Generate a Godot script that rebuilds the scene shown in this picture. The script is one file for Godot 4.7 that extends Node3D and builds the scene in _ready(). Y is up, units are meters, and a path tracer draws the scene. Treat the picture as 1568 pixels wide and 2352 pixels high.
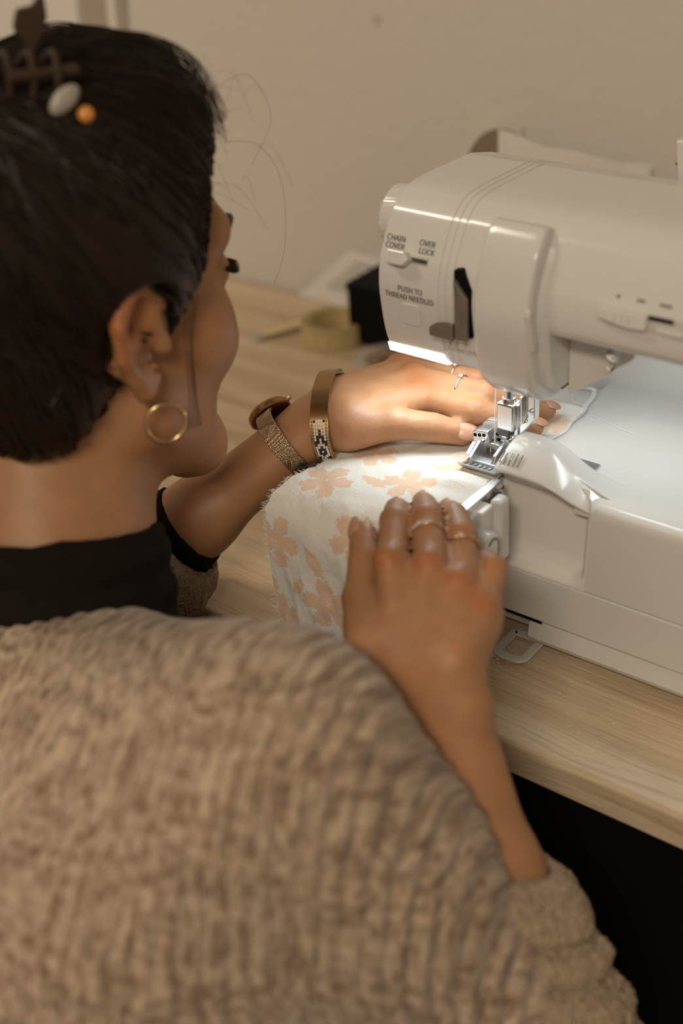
extends Node3D
# Over-the-shoulder view of a seamstress at an overlock machine. Origin = needle point on the machine bed, x along the arm, z towards the seamstress.

const TY := -0.122   # table top
const FY := -0.872   # floor
const WZ := -0.375   # wall behind the table

var M := {}
var org := {}
var taken := {}


class MB:
	var v := PackedVector3Array()
	var t := PackedVector2Array()

	func tri(a: Vector3, b: Vector3, c: Vector3, ua := Vector2.ZERO, ub := Vector2.ZERO, uc := Vector2.ZERO) -> void:
		v.append(a); v.append(b); v.append(c)
		t.append(ua); t.append(ub); t.append(uc)

	func quad(a: Vector3, b: Vector3, c: Vector3, d: Vector3, ua := Vector2.ZERO, ub := Vector2.ZERO, uc := Vector2.ZERO, ud := Vector2.ZERO) -> void:
		tri(a, b, c, ua, ub, uc)
		tri(a, c, d, ua, uc, ud)

	func fix(start: int) -> void:   # turn faces outward
		var n := v.size() - start
		if n < 3:
			return
		var c := Vector3.ZERO
		for i in range(start, v.size()):
			c += v[i]
		c /= float(n)
		var s := 0.0
		for i in range(start, v.size(), 3):
			s += ((v[i] + v[i + 1] + v[i + 2]) / 3.0 - c).dot((v[i + 2] - v[i]).cross(v[i + 1] - v[i]))
		if s < 0.0:
			for i in range(start, v.size(), 3):
				var q := v[i + 1]
				v[i + 1] = v[i + 2]
				v[i + 2] = q
				var w := t[i + 1]
				t[i + 1] = t[i + 2]
				t[i + 2] = w

	func rings(rs: Array, closed := true, cap0 := true, cap1 := true, us := 1.0, vs := 1.0) -> void:
		var start := v.size()
		var n: int = rs[0].size()
		var m := n if closed else n - 1
		for j in rs.size() - 1:
			var p: PackedVector3Array = rs[j]
			var q: PackedVector3Array = rs[j + 1]
			for i in m:
				var k := (i + 1) % n
				var u0 := us * i / float(m)
				var u1 := us * (i + 1) / float(m)
				var v0 := vs * j / float(rs.size() - 1)
				var v1 := vs * (j + 1) / float(rs.size() - 1)
				quad(p[i], p[k], q[k], q[i], Vector2(u0, v0), Vector2(u1, v0), Vector2(u1, v1), Vector2(u0, v1))
		if closed and cap0:
			fan(rs[0], true)
		if closed and cap1:
			fan(rs[rs.size() - 1], false)
		fix(start)

	func fan(r: PackedVector3Array, back: bool) -> void:
		var c := Vector3.ZERO
		for p in r:
			c += p
		c /= float(r.size())
		for i in r.size():
			var k := (i + 1) % r.size()
			if back:
				tri(c, r[k], r[i])
			else:
				tri(c, r[i], r[k])

	func rbox(c: Vector3, size: Vector3, r := 0.001, bs := Basis.IDENTITY, n := 3) -> void:
		var h := size * 0.5
		r = minf(r, minf(h.x, minf(h.y, h.z)) * 0.98)
		var phs: Array = []
		for qd in 4:
			for i in n + 1:
				phs.append([(qd + i / float(n)) * PI / 2.0, [[1, 1], [-1, 1], [-1, -1], [1, -1]][qd]])
		var rs := []
		for hemi in 2:
			for i in n + 1:
				var th: float = (hemi + i / float(n)) * PI / 2.0
				var sy := 1.0 if hemi == 0 else -1.0
				var ring := PackedVector3Array()
				for ph in phs:
					var nrm := Vector3(sin(th) * cos(ph[0]), cos(th), sin(th) * sin(ph[0]))
					ring.append(c + bs * (Vector3(ph[1][0] * (h.x - r), sy * (h.y - r), ph[1][1] * (h.z - r)) + nrm * r))
				rs.append(ring)
		rings(rs)

	func cyl(a: Vector3, b: Vector3, ra: float, rb := -1.0, seg := 20, bevel := 0.0) -> void:
		if rb < 0.0:
			rb = ra
		var d := (b - a).normalized()
		if bevel > 0.0:
			lathe([Vector2(0, 0), Vector2(ra - bevel, 0), Vector2(ra - bevel * 0.3, bevel * 0.3), Vector2(ra, bevel), Vector2(rb, a.distance_to(b) - bevel), Vector2(rb - bevel * 0.3, a.distance_to(b) - bevel * 0.3), Vector2(rb - bevel, a.distance_to(b)), Vector2(0, a.distance_to(b))], a, d, seg)
		else:
			lathe([Vector2(0, 0), Vector2(ra, 0), Vector2(rb, a.distance_to(b)), Vector2(0, a.distance_to(b))], a, d, seg)

	func lathe(pr: Array, o: Vector3, axis: Vector3, seg := 24, caps := false) -> void:
		var z := axis.normalized()
		var x := z.cross(Vector3.UP if absf(z.y) < 0.9 else Vector3.RIGHT).normalized()
		var y := z.cross(x)
		var rs := []
		for p in pr:
			var ring := PackedVector3Array()
			for i in seg:
				var an := TAU * i / seg
				ring.append(o + z * p.y + (x * cos(an) + y * sin(an)) * maxf(p.x, 1e-6))
			rs.append(ring)
		rings(rs, true, caps, caps)

	func tube(path: PackedVector3Array, rad, seg := 8, caps := true, loop := false) -> void:
		var rs := []
		var n := path.size()
		var up := Vector3.ZERO
		for i in n:
			var d: Vector3
			if loop:
				d = (path[(i + 1) % n] - path[(i - 1 + n) % n]).normalized()
			else:
				d = (path[mini(i + 1, n - 1)] - path[maxi(i - 1, 0)]).normalized()
			if up == Vector3.ZERO:
				up = d.cross(Vector3.UP if absf(d.y) < 0.9 else Vector3.RIGHT).normalized()
			up = (up - d * up.dot(d)).normalized()
			var sd := d.cross(up)
			var r: float = rad[i] if rad is Array or rad is PackedFloat32Array else rad
			var ring := PackedVector3Array()
			for j in seg:
				var an := TAU * j / seg
				ring.append(path[i] + (up * cos(an) + sd * sin(an)) * r)
			rs.append(ring)
		if loop:
			rs.append(rs[0])
		rings(rs, true, caps and not loop, caps and not loop)

	# polygon in the plane (o, bx, by), thickened along bz by depth, both rims chamfered
	func slab(poly: PackedVector2Array, o: Vector3, bx: Vector3, by: Vector3, bz: Vector3, depth: float, bevel := 0.0) -> void:
		var start := v.size()
		var inner := MB.inset(poly, bevel)
		var lv := [[inner, 0.0], [MB.inset(poly, bevel * 0.3), bevel * 0.3], [poly, bevel], [poly, depth - bevel], [MB.inset(poly, bevel * 0.3), depth - bevel * 0.3], [inner, depth]] if bevel > 0.0 else [[poly, 0.0], [poly, depth]]
		var rs := []
		for l in lv:
			var ring := PackedVector3Array()
			for p in l[0]:
				ring.append(o + bx * p.x + by * p.y + bz * l[1])
			rs.append(ring)
		for j in rs.size() - 1:
			for i in poly.size():
				var k := (i + 1) % poly.size()
				quad(rs[j][i], rs[j][k], rs[j + 1][k], rs[j + 1][i])
		var big := PackedVector2Array()   # millimetres are too fine for the triangulation
		for p in inner:
			big.append(p * 1000.0)
		var ts := Geometry2D.triangulate_polygon(big)
		if ts.is_empty():   # a chamfer that folds a tight corner: take the triangles of the outline itself
			big.clear()
			for p in poly:
				big.append(p * 1000.0)
			ts = Geometry2D.triangulate_polygon(big)
		var first: PackedVector3Array = rs[0]
		var last: PackedVector3Array = rs[rs.size() - 1]
		for i in range(0, ts.size(), 3):
			# face direction set by fix() needs one consistent winding
			var a2: Vector2 = big[ts[i]]
			var s2: float = (big[ts[i + 1]] - a2).cross(big[ts[i + 2]] - a2)
			var o1 := ts[i + 1] if (s2 > 0.0) == (MB.area(poly) > 0.0) else ts[i + 2]
			var o2 := ts[i + 2] if (s2 > 0.0) == (MB.area(poly) > 0.0) else ts[i + 1]
			tri(first[ts[i]], first[o2], first[o1])
			tri(last[ts[i]], last[o1], last[o2])
		fix(start)

	static func area(p: PackedVector2Array) -> float:
		var s := 0.0
		for i in p.size():
			s += p[i].cross(p[(i + 1) % p.size()])
		return s * 0.5

	static func inset(p: PackedVector2Array, d: float) -> PackedVector2Array:
		if d == 0.0:
			return p
		var s := signf(MB.area(p))
		var out := PackedVector2Array()
		for i in p.size():
			var e0 := (p[i] - p[(i - 1 + p.size()) % p.size()]).normalized()
			var e1 := (p[(i + 1) % p.size()] - p[i]).normalized()
			var n := (Vector2(-e0.y, e0.x) + Vector2(-e1.y, e1.x)).normalized() * s
			var c := maxf(0.4, n.dot(Vector2(-e1.y, e1.x) * s))
			out.append(p[i] + n * d / c)
		return out

	func mesh(crease := 38.0, off := Vector3.ZERO) -> ArrayMesh:
		var nt := v.size() / 3
		var fn := PackedVector3Array()
		fn.resize(nt)
		var at := {}
		for i in nt:
			fn[i] = (v[i * 3 + 2] - v[i * 3]).cross(v[i * 3 + 1] - v[i * 3])
			for j in 3:
				var key := Vector3i((v[i * 3 + j] * 100000.0).round())
				if at.has(key):
					at[key].append(i)
				else:
					at[key] = [i]
		var lim := cos(deg_to_rad(crease))
		var n := PackedVector3Array()
		n.resize(v.size())
		var pos := PackedVector3Array()
		pos.resize(v.size())
		for i in v.size():
			var f := fn[i / 3]
			var fu := f.normalized()
			var s := Vector3.ZERO
			for o in at[Vector3i((v[i] * 100000.0).round())]:
				if fn[o].normalized().dot(fu) >= lim:
					s += fn[o]
			n[i] = s.normalized() if s.length() > 1e-20 else (fu if fu != Vector3.ZERO else Vector3.UP)
			pos[i] = v[i] - off
		var ar := []
		ar.resize(Mesh.ARRAY_MAX)
		ar[Mesh.ARRAY_VERTEX] = pos
		ar[Mesh.ARRAY_NORMAL] = n
		ar[Mesh.ARRAY_TEX_UV] = t
		var m := ArrayMesh.new()
		m.add_surface_from_arrays(Mesh.PRIMITIVE_TRIANGLES, ar)
		return m


# Distance field of tapered capsules, ellipsoids and cutting planes, meshed as surface nets
class Field:
	var ty := PackedInt32Array()      # 0 capsule, 1 ellipsoid, 2 plane cut, 3 capsule cut, 4 ellipsoid cut
	var a := PackedVector3Array()
	var b := PackedVector3Array()     # capsule end, ellipsoid radii, plane normal
	var ra := PackedFloat32Array()
	var rb := PackedFloat32Array()
	var k := PackedFloat32Array()
	var bas: Array[Basis] = []
	var grid := {}

	func put(t: int, p: Vector3, q: Vector3, r0: float, r1: float, kk: float, bs := Basis.IDENTITY) -> void:
		ty.append(t); a.append(p); b.append(q); ra.append(r0); rb.append(r1); k.append(kk); bas.append(bs)

	func cap(p: Vector3, q: Vector3, r0: float, r1: float, kk := 0.01) -> void:
		put(0, p, q, r0, r1, kk)

	func ell(c: Vector3, r: Vector3, kk := 0.01, bs := Basis.IDENTITY) -> void:
		put(1, c, r, 0, 0, kk, bs.inverse())

	func one(i: int, p: Vector3) -> float:
		match ty[i]:
			0, 3:
				var ba := b[i] - a[i]
				var pa := p - a[i]
				var h := clampf(pa.dot(ba) / maxf(ba.length_squared(), 1e-12), 0.0, 1.0)
				return (pa - ba * h).length() - lerpf(ra[i], rb[i], h)
			1, 4:
				var q: Vector3 = bas[i] * (p - a[i])
				var k0 := (q / b[i]).length()
				var k1 := (q / (b[i] * b[i])).length()
				return k0 * (k0 - 1.0) / k1 if k1 > 1e-9 else -minf(b[i].x, minf(b[i].y, b[i].z))
		return b[i].dot(p) - ra[i]

	func eval(p: Vector3, ids: PackedInt32Array) -> float:
		var d := 1.0
		for i in ids:
			var e := one(i, p)
			if ty[i] < 2:
				var h := maxf(k[i] - absf(d - e), 0.0)
				d = minf(d, e) - h * h / (4.0 * k[i])
			else:
				if ty[i] > 2:
					e = -e
				var h2 := maxf(k[i] - absf(d - e), 0.0)
				d = maxf(d, e) + h2 * h2 / (4.0 * k[i])
		return d

	func all() -> PackedInt32Array:
		return PackedInt32Array(range(ty.size()))

	func nets(lo: Vector3, hi: Vector3, cell: float) -> Dictionary:
		var B := 5
		var nx := int(ceil((hi.x - lo.x) / cell)) + 1
		var ny := int(ceil((hi.y - lo.y) / cell)) + 1
		var nz := int(ceil((hi.z - lo.z) / cell)) + 1
		var val := PackedFloat32Array()
		val.resize(nx * ny * nz)
		val.fill(1.0)
		var every := all()
		var hd := B * cell * 0.87
		var near := []
		var kmax := 0.0
		for q in k:
			kmax = maxf(kmax, q)
		for bx in range(0, nx, B):
			for by in range(0, ny, B):
				for bz in range(0, nz, B):
					var c := lo + Vector3(bx + B * 0.5, by + B * 0.5, bz + B * 0.5) * cell
					var dc := eval(c, every)
					var ex := mini(bx + B, nx)
					var ey := mini(by + B, ny)
					var ez := mini(bz + B, nz)
					if absf(dc) > hd * 1.9 + 0.004:
						for x in range(bx, ex):
							for y in range(by, ey):
								for z in range(bz, ez):
									val[(x * ny + y) * nz + z] = dc
						continue
					near.append(Vector3i(bx, by, bz))
					var ids := PackedInt32Array()
					for i in every:
						if ty[i] >= 2 or one(i, c) < absf(dc) + 2.2 * hd + k[i] + 0.004:
							ids.append(i)
					for x in range(bx, ex):
						for y in range(by, ey):
							for z in range(bz, ez):
								val[(x * ny + y) * nz + z] = eval(lo + Vector3(x, y, z) * cell, ids)
		var vid := PackedInt32Array()
		vid.resize(nx * ny * nz)
		vid.fill(-1)
		var vs := PackedVector3Array()
		var cells := []
		var sx := ny * nz
		var off := [0, 1, nz, nz + 1, sx, sx + 1, sx + nz, sx + nz + 1]
		var cor := [Vector3(0, 0, 0), Vector3(0, 0, 1), Vector3(0, 1, 0), Vector3(0, 1, 1), Vector3(1, 0, 0), Vector3(1, 0, 1), Vector3(1, 1, 0), Vector3(1, 1, 1)]
		var edges := [[0, 1], [0, 2], [0, 4], [1, 3], [1, 5], [2, 3], [2, 6], [3, 7], [4, 5], [4, 6], [5, 7], [6, 7]]
		var done := {}
		for q in near:
			for x in range(maxi(q.x - 1, 0), mini(q.x + B, nx - 1)):
				for y in range(maxi(q.y - 1, 0), mini(q.y + B, ny - 1)):
					for z in range(maxi(q.z - 1, 0), mini(q.z + B, nz - 1)):
						var i0 := (x * ny + y) * nz + z
						if vid[i0] >= 0:
							continue
						var first := val[i0] < 0.0
						var mixed := false
						for o in off:
							if (val[i0 + o] < 0.0) != first:
								mixed = true
								break
						if not mixed:
							continue
						var s := Vector3.ZERO
						var cnt := 0
						for e in edges:
							var d0 := val[i0 + off[e[0]]]
							var d1 := val[i0 + off[e[1]]]
							if (d0 < 0.0) != (d1 < 0.0):
								s += (cor[e[0]] as Vector3).lerp(cor[e[1]], d0 / (d0 - d1))
								cnt += 1
						vid[i0] = vs.size()
						vs.append(lo + (Vector3(x, y, z) + s / cnt) * cell)
						cells.append(Vector3i(x, y, z))
		var idx := PackedInt32Array()
		for cc in cells:
			var i0: int = (cc.x * ny + cc.y) * nz + cc.z
			var neg := val[i0] < 0.0
			for ax in 3:
				var st: int = [sx, nz, 1][ax]
				if (val[i0 + st] < 0.0) == neg:
					continue
				var s1: int = [nz, 1, sx][ax]
				var s2: int = [1, sx, nz][ax]
				if i0 - s1 - s2 < 0:
					continue
				var q0 := vid[i0]
				var q1 := vid[i0 - s1]
				var q2 := vid[i0 - s1 - s2]
				var q3 := vid[i0 - s2]
				if q1 < 0 or q2 < 0 or q3 < 0:
					continue
				if neg:
					idx.append_array([q0, q2, q1, q0, q3, q2])
				else:
					idx.append_array([q0, q1, q2, q0, q2, q3])
		var n := PackedVector3Array()
		n.resize(vs.size())
		for i in range(0, idx.size(), 3):
			var f := (vs[idx[i + 2]] - vs[idx[i]]).cross(vs[idx[i + 1]] - vs[idx[i]])
			n[idx[i]] += f
			n[idx[i + 1]] += f
			n[idx[i + 2]] += f
		for i in n.size():
			n[i] = n[i].normalized()
		# outward: compare with the field once
		if vs.size() and eval(vs[0] + n[0] * cell, every) < eval(vs[0] - n[0] * cell, every):
			for i in range(0, idx.size(), 3):
				var w := idx[i + 1]
				idx[i + 1] = idx[i + 2]
				idx[i + 2] = w
			for i in n.size():
				n[i] = -n[i]
		return {"v": vs, "n": n, "i": idx}


func joined(parts: Array, off: Vector3) -> ArrayMesh:
	# each part: v, n, i and, if wanted, c (colours) and t (uv)
	var v := PackedVector3Array()
	var n := PackedVector3Array()
	var c := PackedColorArray()
	var t := PackedVector2Array()
	var idx := PackedInt32Array()
	for p in parts:
		var s := v.size()
		for q in p.v:
			v.append(q - off)
		n.append_array(p.n)
		if p.has("c"):
			c.append_array(p.c)
		if p.has("t"):
			t.append_array(p.t)
		for i in p.i:
			idx.append(i + s)
	var ar := []
	ar.resize(Mesh.ARRAY_MAX)
	ar[Mesh.ARRAY_VERTEX] = v
	ar[Mesh.ARRAY_NORMAL] = n
	ar[Mesh.ARRAY_INDEX] = idx
	if c.size():
		ar[Mesh.ARRAY_COLOR] = c
	if t.size():
		ar[Mesh.ARRAY_TEX_UV] = t
	var m := ArrayMesh.new()
	m.add_surface_from_arrays(Mesh.PRIMITIVE_TRIANGLES, ar)
	return m


func thing(called: String, label: String, category: String, at: Vector3, group := "") -> Node3D:
	var o := Node3D.new()
	o.name = numbered(called)
	add_child(o)
	o.position = at
	org[o] = at
	o.set_meta("label", label)
	o.set_meta("category", category)
	if group:
		o.set_meta("group", group)
	return o


func numbered(called: String) -> String:
	taken[called] = taken.get(called, 0) + 1
	return called if taken[called] == 1 else "%s_%03d" % [called, taken[called] - 1]


func keep(called: String, mesh: Mesh, mat: Material, parent: Node3D) -> MeshInstance3D:
	var o := MeshInstance3D.new()
	o.name = called if parent != self else numbered(called)
	o.mesh = mesh
	o.material_override = null
	for s in mesh.get_surface_count():
		o.set_surface_override_material(s, mat)
	parent.add_child(o, true)
	org[o] = org.get(parent, Vector3.ZERO)
	return o


func obj(called: String, mb: MB, mat: Material, parent: Node3D, crease := 38.0) -> MeshInstance3D:
	return keep(called, mb.mesh(crease, org.get(parent, Vector3.ZERO)), mat, parent)


func struct(called: String, mb: MB, mat: Material) -> MeshInstance3D:
	var o := obj(called, mb, mat, self)
	o.set_meta("kind", "structure")
	return o


func lin(r: float, g: float, b: float) -> Color:   # a real-world (linear) base colour
	return Color(r, g, b).linear_to_srgb()


func mat(c: Color, rough := 0.5, metal := 0.0, spec := 0.5) -> StandardMaterial3D:
	var m := StandardMaterial3D.new()
	m.albedo_color = c
	m.roughness = rough
	m.metallic = metal
	m.metallic_specular = spec
	return m


func noise_tex(freq: float, size := 256, oct := 3, sd := 1, ramp: Gradient = null, type := FastNoiseLite.TYPE_SIMPLEX_SMOOTH) -> NoiseTexture2D:
	var n := FastNoiseLite.new()
	n.noise_type = type
	n.seed = sd
	n.frequency = freq
	n.fractal_octaves = oct
	var t := NoiseTexture2D.new()
	t.width = size
	t.height = size
	t.seamless = true
	t.noise = n
	if ramp:
		t.color_ramp = ramp
	return t


func ramp(stops: Array) -> Gradient:
	var g := Gradient.new()
	var o := PackedFloat32Array()
	var c := PackedColorArray()
	for s in stops:
		o.append(s[0])
		c.append(s[1])
	g.offsets = o
	g.colors = c
	return g


func smooth_path(pts: Array, per := 6, loop := false) -> PackedVector3Array:
	var out := PackedVector3Array()
	var n := pts.size()
	var last := n if loop else n - 1
	for i in last:
		var p0: Vector3 = pts[(i - 1 + n) % n] if loop else pts[maxi(i - 1, 0)]
		var p1: Vector3 = pts[i]
		var p2: Vector3 = pts[(i + 1) % n]
		var p3: Vector3 = pts[(i + 2) % n] if loop else pts[mini(i + 2, n - 1)]
		for j in per:
			out.append(p1.cubic_interpolate(p2, p0, p3, j / float(per)))
	if not loop:
		out.append(pts[n - 1])
	return out


func smooth2(pts: Array, per := 5) -> PackedVector2Array:
	var out := PackedVector2Array()
	var n := pts.size()
	for i in n - 1:
		for j in per:
			out.append((pts[i] as Vector2).cubic_interpolate(pts[i + 1], pts[maxi(i - 1, 0)], pts[mini(i + 2, n - 1)], j / float(per)))
	out.append(pts[n - 1])
	return out


func rrect(w: float, h: float, r: float, n := 5) -> PackedVector2Array:
	var out := PackedVector2Array()
	for q in 4:
		var c: Vector2 = [Vector2(1, 1), Vector2(-1, 1), Vector2(-1, -1), Vector2(1, -1)][q] * Vector2(w * 0.5 - r, h * 0.5 - r)
		for i in n + 1:
			var an := (q + i / float(n)) * PI / 2.0
			out.append(c + Vector2(cos(an), sin(an)) * r)
	return out


func rpoly(pts: Array, r: float, n := 4) -> PackedVector2Array:   # polygon with rounded corners
	var out := PackedVector2Array()
	for i in pts.size():
		var p: Vector2 = pts[i]
		var a: Vector2 = pts[(i - 1 + pts.size()) % pts.size()]
		var b: Vector2 = pts[(i + 1) % pts.size()]
		var q := p + (a - p).limit_length(minf(r, (a - p).length() * 0.45))
		var s := p + (b - p).limit_length(minf(r, (b - p).length() * 0.45))
		for j in n + 1:
			var t := j / float(n)
			out.append(q.lerp(p, t).lerp(p.lerp(s, t), t))
	return out


func _ready() -> void:
	# --- camera, sky, lights, exposure ---
	var cam := Camera3D.new()
	cam.name = "camera"
	add_child(cam)
	cam.transform = Transform3D(Basis(Vector3(0.79355, -0.06496, -0.60503), Vector3(-0.27981, 0.84398, -0.45761), Vector3(0.54036, 0.53243, 0.65156)), Vector3(0.39201, 0.43419, 0.64))
	var lens := CameraAttributesPhysical.new()
	lens.frustum_focal_length = 30.612
	lens.frustum_focus_distance = 0.865
	lens.exposure_aperture = 1.9
	cam.attributes = lens
	cam.near = 0.02
	cam.far = 30.0
	cam.current = true
	var we := WorldEnvironment.new()
	we.name = "environment"
	var env := Environment.new()
	env.background_mode = Environment.BG_COLOR
	env.background_color = Color(0, 0, 0)
	env.tonemap_mode = Environment.TONE_MAPPER_LINEAR
	env.tonemap_exposure = 1.0
	env.sdfgi_enabled = true
	env.ssao_enabled = true
	env.ssil_enabled = true
	we.environment = env
	add_child(we)
	make_materials()
	ceiling_lamp(Vector3(-1.15, 1.6, 0.60), Vector2(0.60, 0.25), 1.15, "warm white rectangular ceiling panel lamp above the seamstress")
	ceiling_lamp(Vector3(0.75, 1.6, 1.75), Vector2(0.9, 0.4), 3.0, "smaller ceiling panel lamp towards the front of the room")
	room()
	table()
	machine()
	fabric()
	person()
	jewellery()
	things_on_table()
	cabinet()
	wall_papers()


func make_materials() -> void:
	# painted wall
	var w := mat(lin(0.66, 0.615, 0.555), 0.85, 0.0, 0.3)
	w.heightmap_enabled = true
	w.heightmap_texture = noise_tex(0.05, 256, 4, 3)
	w.heightmap_scale = 0.05
	w.uv1_triplanar = true
	w.uv1_scale = Vector3.ONE * 4.0
	M.wall = w
	M.ceiling = mat(lin(0.7, 0.68, 0.64), 0.9)
	M.floor = mat(lin(0.03, 0.026, 0.022), 0.7)
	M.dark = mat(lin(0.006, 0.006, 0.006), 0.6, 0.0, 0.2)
	# oak laminate
	M.wood = wood_material()
	# machine plastics and metals
	var pl := mat(lin(0.65, 0.635, 0.61), 0.17, 0.0, 0.5)
	pl.clearcoat_enabled = true
	pl.clearcoat = 0.15
	pl.clearcoat_roughness = 0.12
	M.plastic = pl
	M.plastic_matt = mat(lin(0.66, 0.645, 0.615), 0.5)
	M.plastic_shade = mat(lin(0.56, 0.53, 0.48), 0.45)
	var tr := mat(lin(0.80, 0.775, 0.735), 0.25)
	tr.backlight_enabled = true
	tr.backlight = Color(0.25, 0.24, 0.22)
	M.tray = tr
	M.steel = mat(lin(0.72, 0.73, 0.74), 0.22, 1.0)
	M.steel_dull = mat(lin(0.6, 0.61, 0.62), 0.38, 1.0)
	M.chrome = mat(lin(0.30, 0.265, 0.23), 0.38, 0.55)
	M.steel_dark = mat(lin(0.12, 0.11, 0.1), 0.4, 0.6)
	M.print = mat(lin(0.05, 0.04, 0.035), 0.6)
	M.print_pale = mat(lin(0.5, 0.43, 0.33), 0.6)
	M.print_grey = mat(lin(0.28, 0.27, 0.26), 0.6)
	M.thread = mat(lin(0.85, 0.84, 0.82), 0.8)
	M.gold = mat(lin(0.66, 0.47, 0.28), 0.25, 1.0)
	M.gold_dark = mat(lin(0.42, 0.26, 0.12), 0.3, 1.0)
	M.silver = mat(lin(0.78, 0.77, 0.75), 0.15, 1.0)
	var gem := mat(lin(0.55, 0.53, 0.50), 0.05, 0.0, 0.9)
	gem.clearcoat_enabled = true
	gem.clearcoat = 1.0
	M.gem = gem
	M.leather = mat(lin(0.05, 0.026, 0.014), 0.55)
	M.bead_white = mat(lin(0.75, 0.72, 0.68), 0.25)
	M.bead_black = mat(lin(0.01, 0.01, 0.01), 0.25)
	M.bead_brown = mat(lin(0.3, 0.2, 0.12), 0.35)
	M.paper = mat(lin(0.74, 0.71, 0.66), 0.8)
	M.black_knit = mat(lin(0.012, 0.009, 0.007), 0.9, 0.0, 0.2)
	var led := mat(Color(1, 1, 1), 0.3)
	led.emission_enabled = true
	led.emission = Color(1.0, 0.99, 0.97)
	led.emission_energy_multiplier = 2.2
	M.led = led
	var lamp := mat(Color(1, 1, 1), 0.5)
	lamp.emission_enabled = true
	lamp.emission = lin(1.0, 0.88, 0.71)
	lamp.emission_energy_multiplier = 3.0
	M.lamp = lamp


func wood_material() -> StandardMaterial3D:
	var W := 512
	var H := 1024
	var im := Image.create(W, H, false, Image.FORMAT_RGB8)
	var hm := Image.create(W, H, false, Image.FORMAT_L8)
	var n1 := FastNoiseLite.new()
	n1.seed = 11
	n1.frequency = 1.0
	n1.fractal_octaves = 3
	var n2 := FastNoiseLite.new()
	n2.seed = 5
	n2.frequency = 1.0
	n2.fractal_octaves = 2
	var pale := Vector3(0.70, 0.56, 0.39)
	var mid := Vector3(0.48, 0.34, 0.20)
	var deep := Vector3(0.24, 0.145, 0.075)
	for y in H:
		for x in W:
			var fx := x / float(W)
			var fy := y / float(H)
			var bend := n1.get_noise_2d(fx * 2.2, fy * 3.0) * 0.03
			var broad := n1.get_noise_2d(fx * 1.6 + 7.0, (fy + bend) * 13.0)
			var fine := n2.get_noise_2d(fx * 5.0, (fy + bend) * 190.0)
			var pore := n2.get_noise_2d(fx * 26.0 + 3.0, (fy + bend) * 330.0)
			var g := clampf(0.40 + broad * 1.0 + fine * 0.25, 0.0, 1.0)
			var c := pale.lerp(mid, g)
			c = c.lerp(deep, clampf(fine * 0.55 - 0.06, 0.0, 0.35) + clampf(pore * 1.0 - 0.25, 0.0, 0.25))
			im.set_pixel(x, y, Color(c.x, c.y, c.z).linear_to_srgb())
			hm.set_pixel(x, y, Color.from_hsv(0, 0, clampf(0.6 - fine * 0.5 - pore * 0.5, 0, 1)))
	var m := mat(Color.WHITE, 0.36, 0.0, 0.55)
	m.albedo_texture = ImageTexture.create_from_image(im)
	m.heightmap_enabled = true
	m.heightmap_texture = ImageTexture.create_from_image(hm)
	m.heightmap_scale = 0.012
	return m


func ceiling_lamp(at: Vector3, size: Vector2, energy: float, label: String) -> void:
	var t := thing("ceiling_lamp", label, "lamp", at)
	var mb := MB.new()
	mb.rbox(at + Vector3(0, 0.012, 0), Vector3(size.x + 0.06, 0.036, size.y + 0.06), 0.006)
	obj("frame", mb, M.plastic_matt, t)
	mb = MB.new()
	mb.rbox(at + Vector3(0, -0.008, 0), Vector3(size.x, 0.008, size.y), 0.003)
	obj("diffuser_lamp", mb, M.lamp, t)
	var l := AreaLight3D.new()
	l.name = "panel_light"
	l.area_size = size
	l.light_color = lin(1.0, 0.86, 0.68)
	l.light_energy = energy
	l.shadow_enabled = true
	l.area_range = 8.0
	l.position = Vector3(0, -0.02, 0)
	l.rotation = Vector3(-PI / 2, 0, 0)
	t.add_child(l)


func box(called: String, lo: Vector3, hi: Vector3, m: Material) -> void:
	var mb := MB.new()
	mb.rbox((lo + hi) * 0.5, hi - lo, 0.002, Basis.IDENTITY, 1)
	struct(called, mb, m)


func room() -> void:
	box("wall_back", Vector3(-2.3, FY, WZ - 0.12), Vector3(2.3, 1.72, WZ), M.wall)
	box("wall_left", Vector3(-2.42, FY, WZ), Vector3(-2.3, 1.72, 2.6), M.wall)
	box("wall_right", Vector3(2.3, FY, WZ), Vector3(2.42, 1.72, 2.6), M.wall)
	box("wall_front", Vector3(-2.3, FY, 2.6), Vector3(2.3, 1.72, 2.72), M.wall)
	box("floor", Vector3(-2.42, FY - 0.1, WZ - 0.12), Vector3(2.42, FY, 2.72), M.floor)
	box("ceiling", Vector3(-2.42, 1.62, WZ - 0.12), Vector3(2.42, 1.72, 2.72), M.ceiling)


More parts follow.
